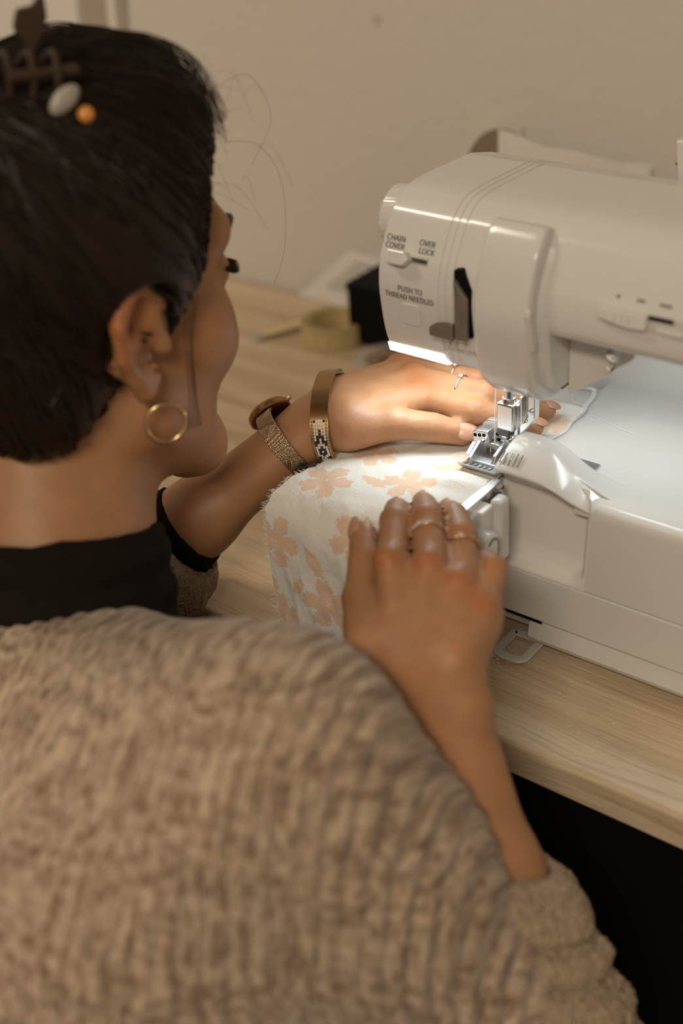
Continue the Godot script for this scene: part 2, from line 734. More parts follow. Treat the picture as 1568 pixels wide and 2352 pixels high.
func table() -> void:
	var x0 := -1.15
	var x1 := 0.75
	var z0 := WZ + 0.004
	var z1 := 0.117
	var t := thing("sewing_table", "long light oak table with rounded front edge against the wall", "table", Vector3((x0 + x1) * 0.5, FY, -0.12))
	# worktop: closed section swept along x, uv in metres so that the grain runs along the table
	var sec := PackedVector2Array()
	var th := 0.0255
	for i in 7:
		var an := PI / 2 - i / 6.0 * PI / 2
		sec.append(Vector2(z1 - 0.004 + cos(an) * 0.004, TY - 0.004 + sin(an) * 0.004))
	for i in 5:
		var an := -i / 4.0 * PI / 2
		sec.append(Vector2(z1 - 0.002 + cos(an) * 0.002, TY - th + 0.002 + sin(an) * 0.002))
	sec.append(Vector2(z0, TY - th))
	sec.append(Vector2(z0, TY))
	var mb := MB.new()
	var run := 0.0
	for i in sec.size():
		var k := (i + 1) % sec.size()
		var d := sec[i].distance_to(sec[k])
		var r0 := sec[i]
		var r1 := sec[k]
		var ua := Vector2(x0 / 1.1, run / 0.42)
		var ub := Vector2(x0 / 1.1, (run + d) / 0.42)
		mb.quad(Vector3(x0, r0.y, r0.x), Vector3(x0, r1.y, r1.x), Vector3(x1, r1.y, r1.x), Vector3(x1, r0.y, r0.x), ua, ub, Vector2(x1 / 1.1, ub.y), Vector2(x1 / 1.1, ua.y))
		run += d
	for x in [x0, x1]:
		var ring := PackedVector3Array()
		for p in sec:
			ring.append(Vector3(x, p.y, p.x))
		mb.fan(ring, x == x1)
	mb.fix(0)
	obj("worktop", mb, M.wood, t)
	for x in [x0 + 0.06, x1 - 0.06]:
		for z in [z0 + 0.06, z1 - 0.07]:
			mb = MB.new()
			mb.rbox(Vector3(x, (FY + TY - th) * 0.5, z), Vector3(0.05, TY - th - FY, 0.05), 0.004)
			obj("leg", mb, M.dark, t)


func cabinet() -> void:
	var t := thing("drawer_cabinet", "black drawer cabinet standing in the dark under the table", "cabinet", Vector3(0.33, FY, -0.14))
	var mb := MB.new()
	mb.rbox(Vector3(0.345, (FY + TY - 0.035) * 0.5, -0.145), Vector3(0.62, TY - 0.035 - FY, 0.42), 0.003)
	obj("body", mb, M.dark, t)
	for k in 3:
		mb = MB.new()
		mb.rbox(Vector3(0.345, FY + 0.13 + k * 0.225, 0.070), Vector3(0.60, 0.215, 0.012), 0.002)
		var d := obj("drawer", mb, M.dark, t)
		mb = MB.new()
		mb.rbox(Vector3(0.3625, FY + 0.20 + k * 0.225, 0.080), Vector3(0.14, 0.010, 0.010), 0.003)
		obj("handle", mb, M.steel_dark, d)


# ---------------------------------------------------------------- the overlock machine
var PROF: PackedVector2Array    # (y, z) of the arm's outer face, from the top rear to the lower front

func prof_z(y: float) -> float:
	for i in PROF.size() - 1:
		var p := PROF[i]
		var q := PROF[i + 1]
		if p.x >= y and q.x <= y and p.y > -0.02:
			return lerpf(p.y, q.y, (p.x - y) / maxf(p.x - q.x, 1e-9))
	return 0.02


func prof_basis(y: float) -> Basis:   # x along the arm, y up along the face, z out of it
	var d := Vector3(0, 0.004, prof_z(y + 0.002) - prof_z(y - 0.002)).normalized()
	return Basis(Vector3.RIGHT, d, Vector3.RIGHT.cross(d))


func on_face(x: float, y: float, out := 0.0) -> Vector3:
	return Vector3(x, y, prof_z(y)) + prof_basis(y).z * out


func sweep(mb: MB, sec: PackedVector2Array, xs: Array) -> void:   # xs: [x, inset]
	var rs := []
	for s in xs:
		var ring := PackedVector3Array()
		for p in MB.inset(sec, s[1]):
			ring.append(Vector3(s[0], p.x, p.y))
		rs.append(ring)
	mb.rings(rs)


func lettering(s: String, h: float, at: Vector3, bs: Basis, m: Material, parent: Node3D, bold := false) -> void:
	# small capitals: first letter of each word at full height
	var f := SystemFont.new()
	f.font_names = PackedStringArray(["Droid Sans"])
	if bold:
		f.font_weight = 700
	var x := 0.0
	var bits := []
	var up := true
	for ch in s:
		if ch == " ":
			x += h * 0.28
			up = true
			continue
		var hh := h if up else h * 0.78
		var tm := TextMesh.new()
		tm.text = ch.to_upper()
		tm.font = f
		tm.font_size = 48
		tm.pixel_size = hh / 0.714 / 48.0
		tm.depth = 0.00012
		tm.horizontal_alignment = HORIZONTAL_ALIGNMENT_LEFT
		tm.vertical_alignment = VERTICAL_ALIGNMENT_BOTTOM
		bits.append([tm, x])
		var w := f.get_string_size(ch.to_upper(), HORIZONTAL_ALIGNMENT_LEFT, -1, 48).x * tm.pixel_size
		x += w * 0.96
		up = false
	var st := SurfaceTool.new()
	st.begin(Mesh.PRIMITIVE_TRIANGLES)
	var low := 1e9
	for b in bits:
		low = minf(low, (b[0] as TextMesh).get_aabb().position.y)
	for b in bits:
		var bm: TextMesh = b[0]
		st.append_from(bm, 0, Transform3D(Basis.IDENTITY, Vector3(b[1] - x * 0.5, -bm.get_aabb().position.y, 0)))
	var o := keep("lettering", st.commit(), m, parent)
	o.transform = Transform3D(bs, at - org[parent])


func machine() -> void:
	var t := thing("overlock_machine", "large white overlock sewing machine standing on the oak table", "sewing machine", Vector3(0.1, TY, -0.05))
	PROF = smooth2([Vector2(0.1725, -0.075), Vector2(0.1735, -0.045), Vector2(0.174, -0.016), Vector2(0.172, 0.0), Vector2(0.1655, 0.0102), Vector2(0.159, 0.0163), Vector2(0.143, 0.0255), Vector2(0.134, 0.0292), Vector2(0.12, 0.031), Vector2(0.106, 0.030), Vector2(0.088, 0.027), Vector2(0.077, 0.0235), Vector2(0.072, 0.021)], 4)
	# head: with three fine grooves round it
	var head := PROF.duplicate()
	for p in [Vector2(0.0705, 0.018), Vector2(0.0705, -0.09), Vector2(0.08, -0.112), Vector2(0.11, -0.122), Vector2(0.15, -0.116), Vector2(0.166, -0.1)]:
		head.append(p)
	var xs := [[-0.0705, 0.0045], [-0.0702, 0.0022], [-0.0692, 0.0008], [-0.0675, 0.0]]
	for g in [-0.0240, -0.0192, -0.0138]:
		xs.append_array([[g - 0.0009, 0.0], [g - 0.0004, 0.0007], [g + 0.0004, 0.0007], [g + 0.0009, 0.0]])
	xs.append([0.0, 0.0])
	xs.append([0.0515, 0.0])
	var mb := MB.new()
	sweep(mb, head, xs)
	var hd := obj("head_housing", mb, M.plastic, t, 30.0)
	# arm: the same outer face, but ending higher
	var arm := PackedVector2Array()
	for p in PROF:
		if p.x > 0.1135:
			arm.append(p)
	for p in [Vector2(0.1135, 0.0305), Vector2(0.111, 0.0285), Vector2(0.110, 0.025), Vector2(0.108, -0.09), Vector2(0.112, -0.122), Vector2(0.15, -0.116), Vector2(0.166, -0.1)]:
		arm.append(p)
	mb = MB.new()
	sweep(mb, arm, [[0.0515, 0.0], [0.35, 0.0]])
	obj("arm_housing", mb, M.plastic, t, 30.0)
	mb = MB.new()   # lower lip and rear wall of the throat space
	sweep(mb, PackedVector2Array([Vector2(0.113, -0.085), Vector2(0.113, -0.125), Vector2(-0.01, -0.15), Vector2(-0.01, -0.134), Vector2(0.03, -0.132), Vector2(0.075, -0.124), Vector2(0.098, -0.108)]), [[-0.02, 0.0], [0.35, 0.0]])
	obj("rear_column", mb, M.plastic_matt, t, 60.0)
	mb = MB.new()
	mb.rbox(Vector3(0.31, 0.05, -0.06), Vector3(0.08, 0.14, 0.15), 0.01)
	obj("right_column", mb, M.plastic, t)

	# dial on the left end
	mb = MB.new()
	var dial := []
	var kn := []
	for i in 72:
		var r := 0.0205 + (0.0004 if i % 2 else 0.0)
		kn.append(r)
	for h in [[-0.0715, 0.0], [-0.0715, 1.0], [-0.0832, 1.0], [-0.085, 0.93], [-0.0855, 0.75], [-0.0855, 0.0]]:
		var ring := PackedVector3Array()
		for i in 72:
			var an := TAU * i / 72.0
			var rr: float = kn[i] * maxf(h[1], 1e-4)
			ring.append(Vector3(h[0], 0.1475 + rr * cos(an), -0.0125 + rr * sin(an)))
		dial.append(ring)
	mb.rings(dial, true, false, false)
	obj("hand_wheel", mb, M.plastic, t)

	# front plate over the needle bar
	mb = MB.new()
	var path := smooth2([Vector2(0.1665, 0.0085), Vector2(0.155, 0.0195), Vector2(0.143, 0.0255), Vector2(0.12, 0.031), Vector2(0.1, 0.0292), Vector2(0.087, 0.0268), Vector2(0.0775, 0.0225), Vector2(0.0700, 0.0145), Vector2(0.0662, 0.004), Vector2(0.0655, -0.01)], 5)
	var rs := []
	var np := path.size()
	for i in np:
		var d := (path[mini(i + 1, np - 1)] - path[maxi(i - 1, 0)]).normalized()
		var nrm := Vector2(d.y, -d.x)
		var e := clampf(i / 3.0, 0.0, 1.0)
		var hgt := 0.0095 * sqrt(1.0 - (1.0 - e) * (1.0 - e)) + 0.0004
		var s := clampf((i / float(np - 1) - 0.55) / 0.45, 0.0, 1.0)
		var xl := lerpf(0.0055, 0.0155, s * s) + (1.0 - e) * 0.002
		var xr := lerpf(0.0435, 0.0415, s) - (1.0 - e) * 0.002
		var ring := PackedVector3Array()
		var cs := [[0.0, -0.3], [0.0, 0.5], [0.0003, 0.78], [0.0011, 0.94], [0.0026, 1.0]]
		for c in cs:
			ring.append(Vector3(xl + c[0], path[i].x + nrm.x * hgt * c[1], path[i].y + nrm.y * hgt * c[1]))
		for c in range(1, 6):
			ring.append(Vector3(lerpf(xl, xr, c / 6.0), path[i].x + nrm.x * hgt, path[i].y + nrm.y * hgt))
		for q in cs.size():
			var c: Array = cs[cs.size() - 1 - q]
			ring.append(Vector3(xr - c[0], path[i].x + nrm.x * hgt * c[1], path[i].y + nrm.y * hgt * c[1]))
		rs.append(ring)
	mb.rings(rs, true, true, true)
	obj("needle_bar_cover", mb, M.plastic, t, 50.0)
	mb = MB.new()   # little white fin on its right flank
	mb.slab(rpoly([Vector2(0.130, 0.0395), Vector2(0.126, 0.0415), Vector2(0.101, 0.0375), Vector2(0.0995, 0.0325), Vector2(0.104, 0.031)], 0.002), Vector3(0.0405, 0, 0), Vector3.UP, Vector3.BACK, Vector3.RIGHT, 0.0045, 0.0012)
	obj("thread_guide_fin", mb, M.plastic, t)

	# lamp strip under the head front
	mb = MB.new()
	mb.rings([PackedVector3Array([Vector3(-0.0692, 0.0775, 0.0236), Vector3(-0.0692, 0.0708, 0.0215), Vector3(-0.0692, 0.0696, 0.016), Vector3(-0.0692, 0.073, 0.014)]), PackedVector3Array([Vector3(-0.0252, 0.0775, 0.0246), Vector3(-0.0242, 0.0708, 0.0218), Vector3(-0.0242, 0.0696, 0.016), Vector3(-0.0252, 0.073, 0.014)])])
	for i in mb.v.size():
		mb.v[i] += Vector3(0, 0, 0.0006)
	var led := obj("lamp_strip", mb, M.led, t, 30.0)
	var l0 := AreaLight3D.new()
	l0.name = "strip_light"
	l0.area_size = Vector2(0.044, 0.007)
	l0.light_color = lin(0.80, 0.94, 1.0)
	l0.light_energy = 0.0048
	l0.shadow_enabled = true
	l0.area_range = 3.0
	l0.position = Vector3(-0.047, 0.0688, 0.0225) - org[t]
	l0.rotation = Vector3(-PI / 2 - 0.55, 0, 0)
	led.add_child(l0)
	var l := AreaLight3D.new()
	l.name = "head_light"
	l.area_size = Vector2(0.085, 0.05)
	l.light_color = lin(0.80, 0.94, 1.0)
	l.light_energy = 0.0040
	l.shadow_enabled = true
	l.area_range = 3.0
	l.position = Vector3(-0.025, 0.0685, -0.012) - org[t]
	l.rotation = Vector3(-PI / 2, 0, 0)
	led.add_child(l)
	var l2 := AreaLight3D.new()   # second row of lamps under the arm, right of the needle
	l2.name = "throat_light"
	l2.area_size = Vector2(0.10, 0.02)
	l2.light_color = lin(0.80, 0.94, 1.0)
	l2.light_energy = 0.0075
	l2.shadow_enabled = true
	l2.area_range = 3.0
	l2.position = Vector3(0.090, 0.1055, -0.035) - org[t]
	l2.rotation = Vector3(-PI / 2, 0, 0)
	led.add_child(l2)
	mb = MB.new()
	mb.rbox(Vector3(0.090, 0.1075, -0.035), Vector3(0.10, 0.003, 0.02), 0.001)
	obj("throat_lamp", mb, M.led, t)
	mb = MB.new()
	mb.rbox(Vector3(-0.025, 0.0703, -0.012), Vector3(0.085, 0.003, 0.05), 0.001)
	obj("head_lamp", mb, M.led, t)

	# stitch selector: recess, slider, printed words
	var bs := prof_basis(0.1385)
	mb = MB.new()
	mb.rbox(on_face(-0.0465, 0.1390, -0.0006), Vector3(0.0262, 0.0050, 0.003), 0.0008, bs)
	var slot := obj("selector_slot", mb, M.plastic_shade, t)
	mb = MB.new()
	mb.rbox(on_face(-0.0405, 0.1388, 0.0008), Vector3(0.0135, 0.0026, 0.001), 0.0003, bs)
	obj("slot_recess", mb, M.steel_dark, slot)
	mb = MB.new()
	var kx := on_face(-0.0535, 0.1382, 0.0)
	mb.slab(rpoly([Vector2(-0.0068, 0.0042), Vector2(0.0060, 0.0042), Vector2(0.0098, 0.0002), Vector2(0.0055, -0.0042), Vector2(-0.0055, -0.0040), Vector2(-0.0068, -0.0022)], 0.0008), kx, bs.x, bs.y, bs.z, 0.0066, 0.0007)
	var kn2 := obj("selector_slider", mb, M.plastic, t)
	for i in 7:
		mb = MB.new()
		mb.rbox(kx + bs.x * (-0.0046 + i * 0.0015) + bs.z * 0.0065, Vector3(0.0006, 0.0066, 0.0008), 0.0002, bs, 2)
		obj("rib", mb, M.plastic, kn2)
	lettering("Chain", 0.0036, on_face(-0.0596, 0.1468, 0.0004), prof_basis(0.1486), M.print, t)
	lettering("Cover", 0.0036, on_face(-0.0594, 0.1427, 0.0004), prof_basis(0.1448), M.print, t)
	lettering("Over", 0.0036, on_face(-0.0368, 0.1470, 0.0004), prof_basis(0.1486), M.print, t)
	lettering("Lock", 0.0036, on_face(-0.0362, 0.1428, 0.0004), prof_basis(0.1448), M.print, t)
	lettering("Push to", 0.0035, on_face(-0.0452, 0.1184, 0.0004), prof_basis(0.1199), M.print, t)
	lettering("Thread Needles", 0.0035, on_face(-0.0460, 0.1133, 0.0004), prof_basis(0.115), M.print, t)
	# push button
	mb = MB.new()
	var pb := prof_basis(0.1035)
	mb.slab(rrect(0.0148, 0.0148, 0.0032), on_face(-0.0462, 0.1034, -0.0004), pb.x, pb.y, pb.z, 0.0014, 0.0005)
	obj("push_button", mb, M.plastic, t)
	# metal lever in its slot
	mb = MB.new()
	mb.slab(rpoly([Vector2(-0.0128, 0.1395), Vector2(-0.0075, 0.1405), Vector2(-0.0005, 0.1285), Vector2(-0.0005, 0.0975), Vector2(-0.0128, 0.0975)], 0.001), Vector3(0, 0, 0.0265), Vector3.RIGHT, Vector3.UP, Vector3.BACK, 0.0046, 0.0003)
	obj("lever_slot", mb, M.dark, t)
	mb = MB.new()
	mb.slab(rpoly([Vector2(-0.0105, 0.1345), Vector2(-0.0020, 0.1235), Vector2(-0.0020, 0.0965), Vector2(-0.0105, 0.0965)], 0.0006), Vector3(0, 0, 0.0318), Vector3.RIGHT, Vector3.UP, Vector3.BACK, 0.0035, 0.0005)
	var lv := obj("looper_lever", mb, M.chrome, t)
	mb = MB.new()
	mb.slab(rpoly([Vector2(-0.0285, 0.1015), Vector2(-0.0235, 0.1050), Vector2(-0.0175, 0.1068), Vector2(-0.0128, 0.1068), Vector2(-0.0128, 0.0955), Vector2(-0.0285, 0.0958)], 0.0012), Vector3(0, 0, 0.0345), Vector3.RIGHT, Vector3.UP, Vector3.BACK, 0.0016, 0.0004)
	mb.rbox(Vector3(-0.0120, 0.1008, 0.0338), Vector3(0.0016, 0.0110, 0.006), 0.0005)
	obj("lever_tab", mb, M.chrome, lv)
	lettering("1 - 2 - 3", 0.0028, on_face(-0.0135, 0.0885, 0.0004), prof_basis(0.089), M.print_pale, t)
	lettering("ChainCover", 0.0028, on_face(-0.0105, 0.0838, 0.0004), prof_basis(0.085), M.print_pale, t)
	mb = MB.new()   # seam to the right of the lamp panel
	mb.tube(PackedVector3Array([on_face(-0.0190, 0.0955), on_face(-0.0205, 0.085), on_face(-0.0232, 0.0735)]), 0.0003, 6)
	obj("panel_seam", mb, M.plastic_shade, t)

	# speed slider on the arm
	bs = prof_basis(0.1325)
	mb = MB.new()
	mb.rbox(on_face(0.1105, 0.1320, -0.0004), Vector3(0.0445, 0.0092, 0.0016), 0.0007, bs)
	var sp := obj("speed_slot", mb, M.plastic_shade, t)
	mb = MB.new()
	mb.rbox(on_face(0.1190, 0.1350, 0.0005), Vector3(0.0150, 0.0026, 0.0008), 0.0003, bs)
	obj("slot_recess", mb, M.dark, sp)
	mb = MB.new()
	mb.rbox(on_face(0.1255, 0.1292, 0.0010), Vector3(0.0150, 0.0030, 0.0016), 0.0007, bs)
	obj("slot_lip", mb, M.plastic, sp)
	mb = MB.new()
	mb.slab(rpoly([Vector2(-0.0148, 0.0044), Vector2(0.0148, 0.0044), Vector2(0.0150, -0.0046), Vector2(0.003, -0.0052), Vector2(-0.0148, -0.0026)], 0.0018), on_face(0.0972, 0.1322, 0.0), bs.x, bs.y, bs.z, 0.0038, 0.0011)
	var ss := obj("speed_slider", mb, M.plastic, t)
	for i in 3:
		mb = MB.new()
		mb.rbox(on_face(0.0932 + i * 0.0042, 0.1322, 0.0036), Vector3(0.0013, 0.0060, 0.0016), 0.0006, bs)
		obj("rib", mb, M.plastic, ss)
	for g in [[0.0921, 1], [0.1056, 2], [0.1203, 3]]:
		mb = MB.new()
		for i in g[1]:
			var c := Vector2((i - (g[1] - 1) * 0.5) * 0.0025, 0)
			mb.slab(PackedVector2Array([c + Vector2(-0.0011, 0.0011), c + Vector2(0.0013, 0.0), c + Vector2(-0.0011, -0.0011)]), on_face(g[0], 0.1422, 0.0001), prof_basis(0.1422).x, prof_basis(0.1422).y, prof_basis(0.1422).z, 0.0003)
		obj("speed_mark", mb, M.print, t)

	# inner block and linkage right of the cover
	mb = MB.new()
	mb.slab(rpoly([Vector2(0.0515, 0.0), Vector2(0.094, 0.0), Vector2(0.094, -0.012), Vector2(0.066, -0.036), Vector2(0.0515, -0.046)], 0.003), Vector3(0, 0.108, -0.014), Vector3.RIGHT, Vector3.UP, Vector3.BACK, 0.02, 0.001)
	obj("inner_guard", mb, M.plastic, t)
	mb = MB.new()
	mb.rbox(Vector3(0.066, 0.1055, 0.011), Vector3(0.036, 0.0055, 0.008), 0.0015)
	mb.rbox(Vector3(0.0490, 0.087, 0.006), Vector3(0.0028, 0.04, 0.008), 0.0008)
	obj("guard_channel", mb, M.steel_dark, t)
	mb = MB.new()
	mb.cyl(Vector3(0.085, 0.1045, 0.007), Vector3(0.085, 0.0985, 0.016), 0.0045, 0.004, 20, 0.0006)
	mb.tube(smooth_path([Vector3(0.086, 0.101, 0.014), Vector3(0.0875, 0.095, 0.015), Vector3(0.0845, 0.0905, 0.0155), Vector3(0.082, 0.0925, 0.0155)], 4), 0.0011, 8)
	obj("thread_hook", mb, M.steel, t)

	# bed, cloth plate and base
	mb = MB.new()
	var sec := PackedVector2Array([Vector2(0.0, -0.134), Vector2(0.0, 0.016), Vector2(-0.0008, 0.0205), Vector2(-0.0035, 0.0235), Vector2(-0.008, 0.0248), Vector2(-0.0595, 0.0300), Vector2(-0.0600, -0.134)])
	sweep(mb, sec, [[0.0800, 0.0], [0.35, 0.0]])
	sweep(mb, PackedVector2Array([Vector2(0.0, -0.134), Vector2(0.0, 0.0150), Vector2(-0.0600, 0.0150), Vector2(-0.0600, -0.134)]), [[0.012, 0.0], [0.0800, 0.0]])
	sweep(mb, PackedVector2Array([Vector2(-0.0002, 0.0), Vector2(-0.0002, 0.016), Vector2(-0.001, 0.0205), Vector2(-0.0035, 0.0233), Vector2(-0.008, 0.0240), Vector2(-0.008, 0.0)]), [[0.068, 0.0], [0.0802, 0.0]])
	obj("bed", mb, M.plastic, t, 40.0)
	mb = MB.new()
	sweep(mb, PackedVector2Array([Vector2(-0.0604, -0.13), Vector2(-0.0604, 0.0296), Vector2(-0.0614, 0.0306), Vector2(-0.0925, 0.0334), Vector2(-0.0938, 0.0326), Vector2(-0.0938, -0.13)]), [[0.004, 0.0008], [0.005, 0.0], [0.35, 0.0]])
	obj("front_cover", mb, M.plastic, t, 30.0)
	mb = MB.new()
	sweep(mb, PackedVector2Array([Vector2(-0.0945, -0.13), Vector2(-0.0945, 0.0285), Vector2(-0.0975, 0.0295), Vector2(-0.1095, 0.0325), Vector2(-0.1135, 0.0305), Vector2(-0.1135, -0.13)]), [[0.0405, 0.0008], [0.0415, 0.0], [0.35, 0.0]])
	var lb := obj("lower_base", mb, M.plastic_matt, t, 30.0)
	mb = MB.new()
	mb.rbox(Vector3(-0.035, -0.064, -0.062), Vector3(0.15, 0.105, 0.135), 0.004)
	mb.rbox(Vector3(0.021, -0.1035, -0.055), Vector3(0.045, 0.019, 0.150), 0.003)
	obj("base_block", mb, M.plastic_matt, t)
	mb = MB.new()
	mb.rbox(Vector3(0.034, -0.0942, 0.0318), Vector3(0.036, 0.0016, 0.004), 0.0004)
	obj("vent_gap", mb, M.dark, lb)
	mb = MB.new()   # cloth plate that carries the fabric left of the needle
	mb.rbox(Vector3(-0.0425, -0.007, -0.012), Vector3(0.110, 0.010, 0.225), 0.003)
	obj("cloth_plate", mb, M.plastic_matt, t)
	mb = MB.new()   # pull-out ring of the accessory drawer
	mb.slab(rpoly([Vector2(0.0235, 0.018), Vector2(0.0235, 0.046), Vector2(0.027, 0.0505), Vector2(0.045, 0.0505), Vector2(0.0492, 0.044), Vector2(0.0492, 0.018)], 0.004), Vector3(0, -0.1195, 0), Vector3.RIGHT, Vector3.BACK, Vector3.UP, 0.0018, 0.0005)
	var cut := MB.new()
	var outer := rpoly([Vector2(0.0235, 0.020), Vector2(0.0235, 0.0475), Vector2(0.0285, 0.0515), Vector2(0.0445, 0.0515), Vector2(0.0492, 0.046), Vector2(0.0492, 0.020)], 0.004)
	var rim := PackedVector3Array()
	for p in outer:
		rim.append(Vector3(p.x, -0.1185, p.y))
	var inn := MB.inset(outer, 0.0052)
	var rr := []
	for h in [[inn, -0.1196], [outer, -0.1196], [MB.inset(outer, -0.0003), -0.1188], [MB.inset(outer, 0.0003), -0.1178], [inn, -0.1178], [inn, -0.1196]]:
		var ring := PackedVector3Array()
		for p in h[0]:
			ring.append(Vector3(p.x, h[1], p.y))
		rr.append(ring)
	cut.rings(rr, true, false, false)
	obj("drawer_ring", cut, M.plastic, t, 40.0)
	for p in [Vector3(0.06, 0, -0.1), Vector3(0.06, 0, 0.005), Vector3(0.3, 0, -0.1), Vector3(0.3, 0, 0.005)]:
		mb = MB.new()
		mb.cyl(Vector3(p.x, TY, p.z), Vector3(p.x, -0.115, p.z), 0.012, 0.011)
		obj("rubber_foot", mb, M.dark, t)

	# looper cover (white hump with the L R marks) and the waste tray hanging in front
	mb = MB.new()
	rs = []
	var ctl := [[0.0148, 0.0165, 0.0115, 0.0285], [0.0150, 0.0200, 0.0122, 0.0312], [0.0158, 0.0228, 0.0128, 0.0324], [0.0175, 0.0243, 0.0132, 0.0330], [0.022, 0.0250, 0.0134, 0.0333], [0.034, 0.0246, 0.0130, 0.0333], [0.044, 0.0222, 0.0124, 0.0331], [0.050, 0.0195, 0.0116, 0.0328], [0.055, 0.0165, 0.0100, 0.0322], [0.060, 0.0130, 0.0075, 0.0312], [0.064, 0.0103, 0.0045, 0.0298], [0.069, 0.0072, 0.0008, 0.0275], [0.074, 0.0044, -0.0022, 0.0255], [0.080, 0.0018, -0.0045, 0.0238], [0.088, -0.0006, -0.0060, 0.0220]]
	var secs := []
	for i in ctl.size() - 1:
		for j in 4:
			var q := []
			for d in 4:
				q.append(cubic_interpolate(ctl[i][d], ctl[i + 1][d], ctl[maxi(i - 1, 0)][d], ctl[mini(i + 2, ctl.size() - 1)][d], j / 4.0))
			secs.append(q)
	secs.append(ctl[ctl.size() - 1])
	for s in secs:
		var h: float = s[1]
		var lo: float = s[2]
		var zf: float = s[3]
		var ring := PackedVector3Array()
		for p in smooth2([Vector2(-0.004, -0.014), Vector2(h * 0.45, -0.0095), Vector2(h * 0.93, -0.003), Vector2(h, 0.004), Vector2(h * 0.99, 0.0105), Vector2(lerpf(lo, h, 0.80), zf - 0.0155), Vector2(lerpf(lo, h, 0.42), zf - 0.0065), Vector2(lerpf(lo, h, 0.08), zf - 0.0008), Vector2(lo - 0.0010, zf - 0.0001), Vector2(lo - 0.0024, zf - 0.0012), Vector2(lo - 0.0028, zf - 0.004)], 4):
			ring.append(Vector3(s[0], p.x, p.y))
		ring.append(Vector3(s[0], -0.004, 0.016))
		rs.append(ring)
	mb.rings(rs)
	var dome := obj("looper_cover", mb, M.plastic, t, 45.0)
	var ln := Vector3(0, 0.0110, -0.0170).normalized()   # up the sloping label face
	var fb := Basis(Vector3(1, -0.01, 0).normalized(), ln, Vector3(1, -0.01, 0).cross(ln).normalized())
	for m in [[0.0180, 0.0120], [0.0209, 0.0060], [0.0242, 0.0060], [0.0276, 0.0120], [0.0308, 0.0120]]:
		mb = MB.new()
		var c: Vector3 = Vector3(m[0], 0.0172, 0.0265) - ln * (0.0100 - m[1]) * 0.45
		mb.rbox(c + fb.z * 0.0018, Vector3(0.00042, m[1] * 0.78, 0.0012), 0.0001, fb, 1)
		obj("scale_mark", mb, M.print_grey, dome)
	lettering("L", 0.0040, Vector3(0.0212, 0.0172, 0.0265) + ln * 0.0004 + fb.z * 0.0023, fb, M.print_grey, t)
	lettering("R", 0.0040, Vector3(0.0246, 0.0172, 0.0265) + ln * 0.0004 + fb.z * 0.0023, fb, M.print_grey, t)
	# scooped recess under the hump where trimmings fall: set-back face running out into a rounded lower right corner
	mb = MB.new()
	var rows := []
	for j in 49:
		var y := lerpf(0.006, -0.0599, j / 48.0)
		var row := PackedVector3Array()
		for i in 57:
			var x := lerpf(0.0125, 0.0802, i / 56.0)
			var zf := lerpf(0.0248, 0.0301, clampf((-0.008 - y) / 0.0515, 0.0, 1.0))
			var qx := 0.0792 - x
			var qy := y + 0.0585
			var rad := 0.013
			var d := minf(qx, qy)
			if qx < rad and qy < rad:
				d = rad - Vector2(rad - qx, rad - qy).length()
			var sm := clampf(minf(d / 0.0050, 1.0) * 0.45 + minf(maxf(minf(qy, qx * 2.6), 0.0) / 0.016, 1.0) * 0.55, 0.0, 1.0) if d > 0.0 else 0.0
			row.append(Vector3(x, y, zf - 0.0095 * sm * sm * (3.0 - 2.0 * sm)))
		rows.append(row)
	mb.rings(rows, false, false, false)
	if (mb.v[2] - mb.v[0]).cross(mb.v[1] - mb.v[0]).z < 0.0:
		for i in range(0, mb.v.size(), 3):
			var w := mb.v[i + 1]
			mb.v[i + 1] = mb.v[i + 2]
			mb.v[i + 2] = w
	obj("scrap_recess", mb, M.tray, t, 60.0)

	# fabric guide in front of the foot
	mb = MB.new()
	mb.slab(rpoly([Vector2(0.0135, 0.030), Vector2(0.0205, 0.030), Vector2(0.0205, 0.072), Vector2(0.0135, 0.072)], 0.0006), Vector3(0, -0.001, 0), Vector3.RIGHT, Vector3.BACK, Vector3.UP, 0.0052, 0.0006)
	obj("guide_bar", mb, M.steel, t)
	mb = MB.new()
	mb.rbox(Vector3(0.0172, -0.006, 0.0735), Vector3(0.012, 0.010, 0.018), 0.0012)
	mb.rbox(Vector3(0.0232, -0.013, 0.0585), Vector3(0.009, 0.026, 0.014), 0.0015)
	mb.rbox(Vector3(0.0285, -0.020, 0.047), Vector3(0.009, 0.046, 0.012), 0.003)
	obj("guide_block", mb, M.plastic, t)
	mb = MB.new()
	rs = []
	for h in [[0.014, 0.0], [0.014, 1.0], [0.0345, 1.0], [0.0362, 0.93], [0.0370, 0.80], [0.0370, 0.0]]:
		var ring := PackedVector3Array()
		for i in 72:
			var an := TAU * i / 72.0
			var r: float = (0.0098 + (0.0005 if (i / 2) % 2 == 0 and h[0] < 0.029 else 0.0)) * maxf(h[1], 1e-4)
			ring.append(Vector3(h[0], -0.0195 + cos(an) * r, 0.0690 + sin(an) * r))
		rs.append(ring)
	mb.rings(rs, true, false, false)
	var knob := obj("guide_knob", mb, M.plastic, t, 25.0)
	mb = MB.new()
	var arcp := PackedVector2Array()
	for i in 15:
		var an := deg_to_rad(-60 + i * 13.0)
		arcp.append(Vector2(cos(an), sin(an)) * 0.0071)
	for i in 15:
		var an := deg_to_rad(-60 + (14 - i) * 13.0)
		arcp.append(Vector2(cos(an), sin(an)) * (0.0066 - 0.0022 * (14 - i) / 14.0))
	mb.slab(arcp, Vector3(0.0369, -0.0195, 0.0690), Vector3(0, 0.3, -0.95), Vector3(0, 0.95, 0.3), Vector3.RIGHT, 0.0004)
	obj("turn_mark", mb, M.print_grey, knob)
	mb = MB.new()
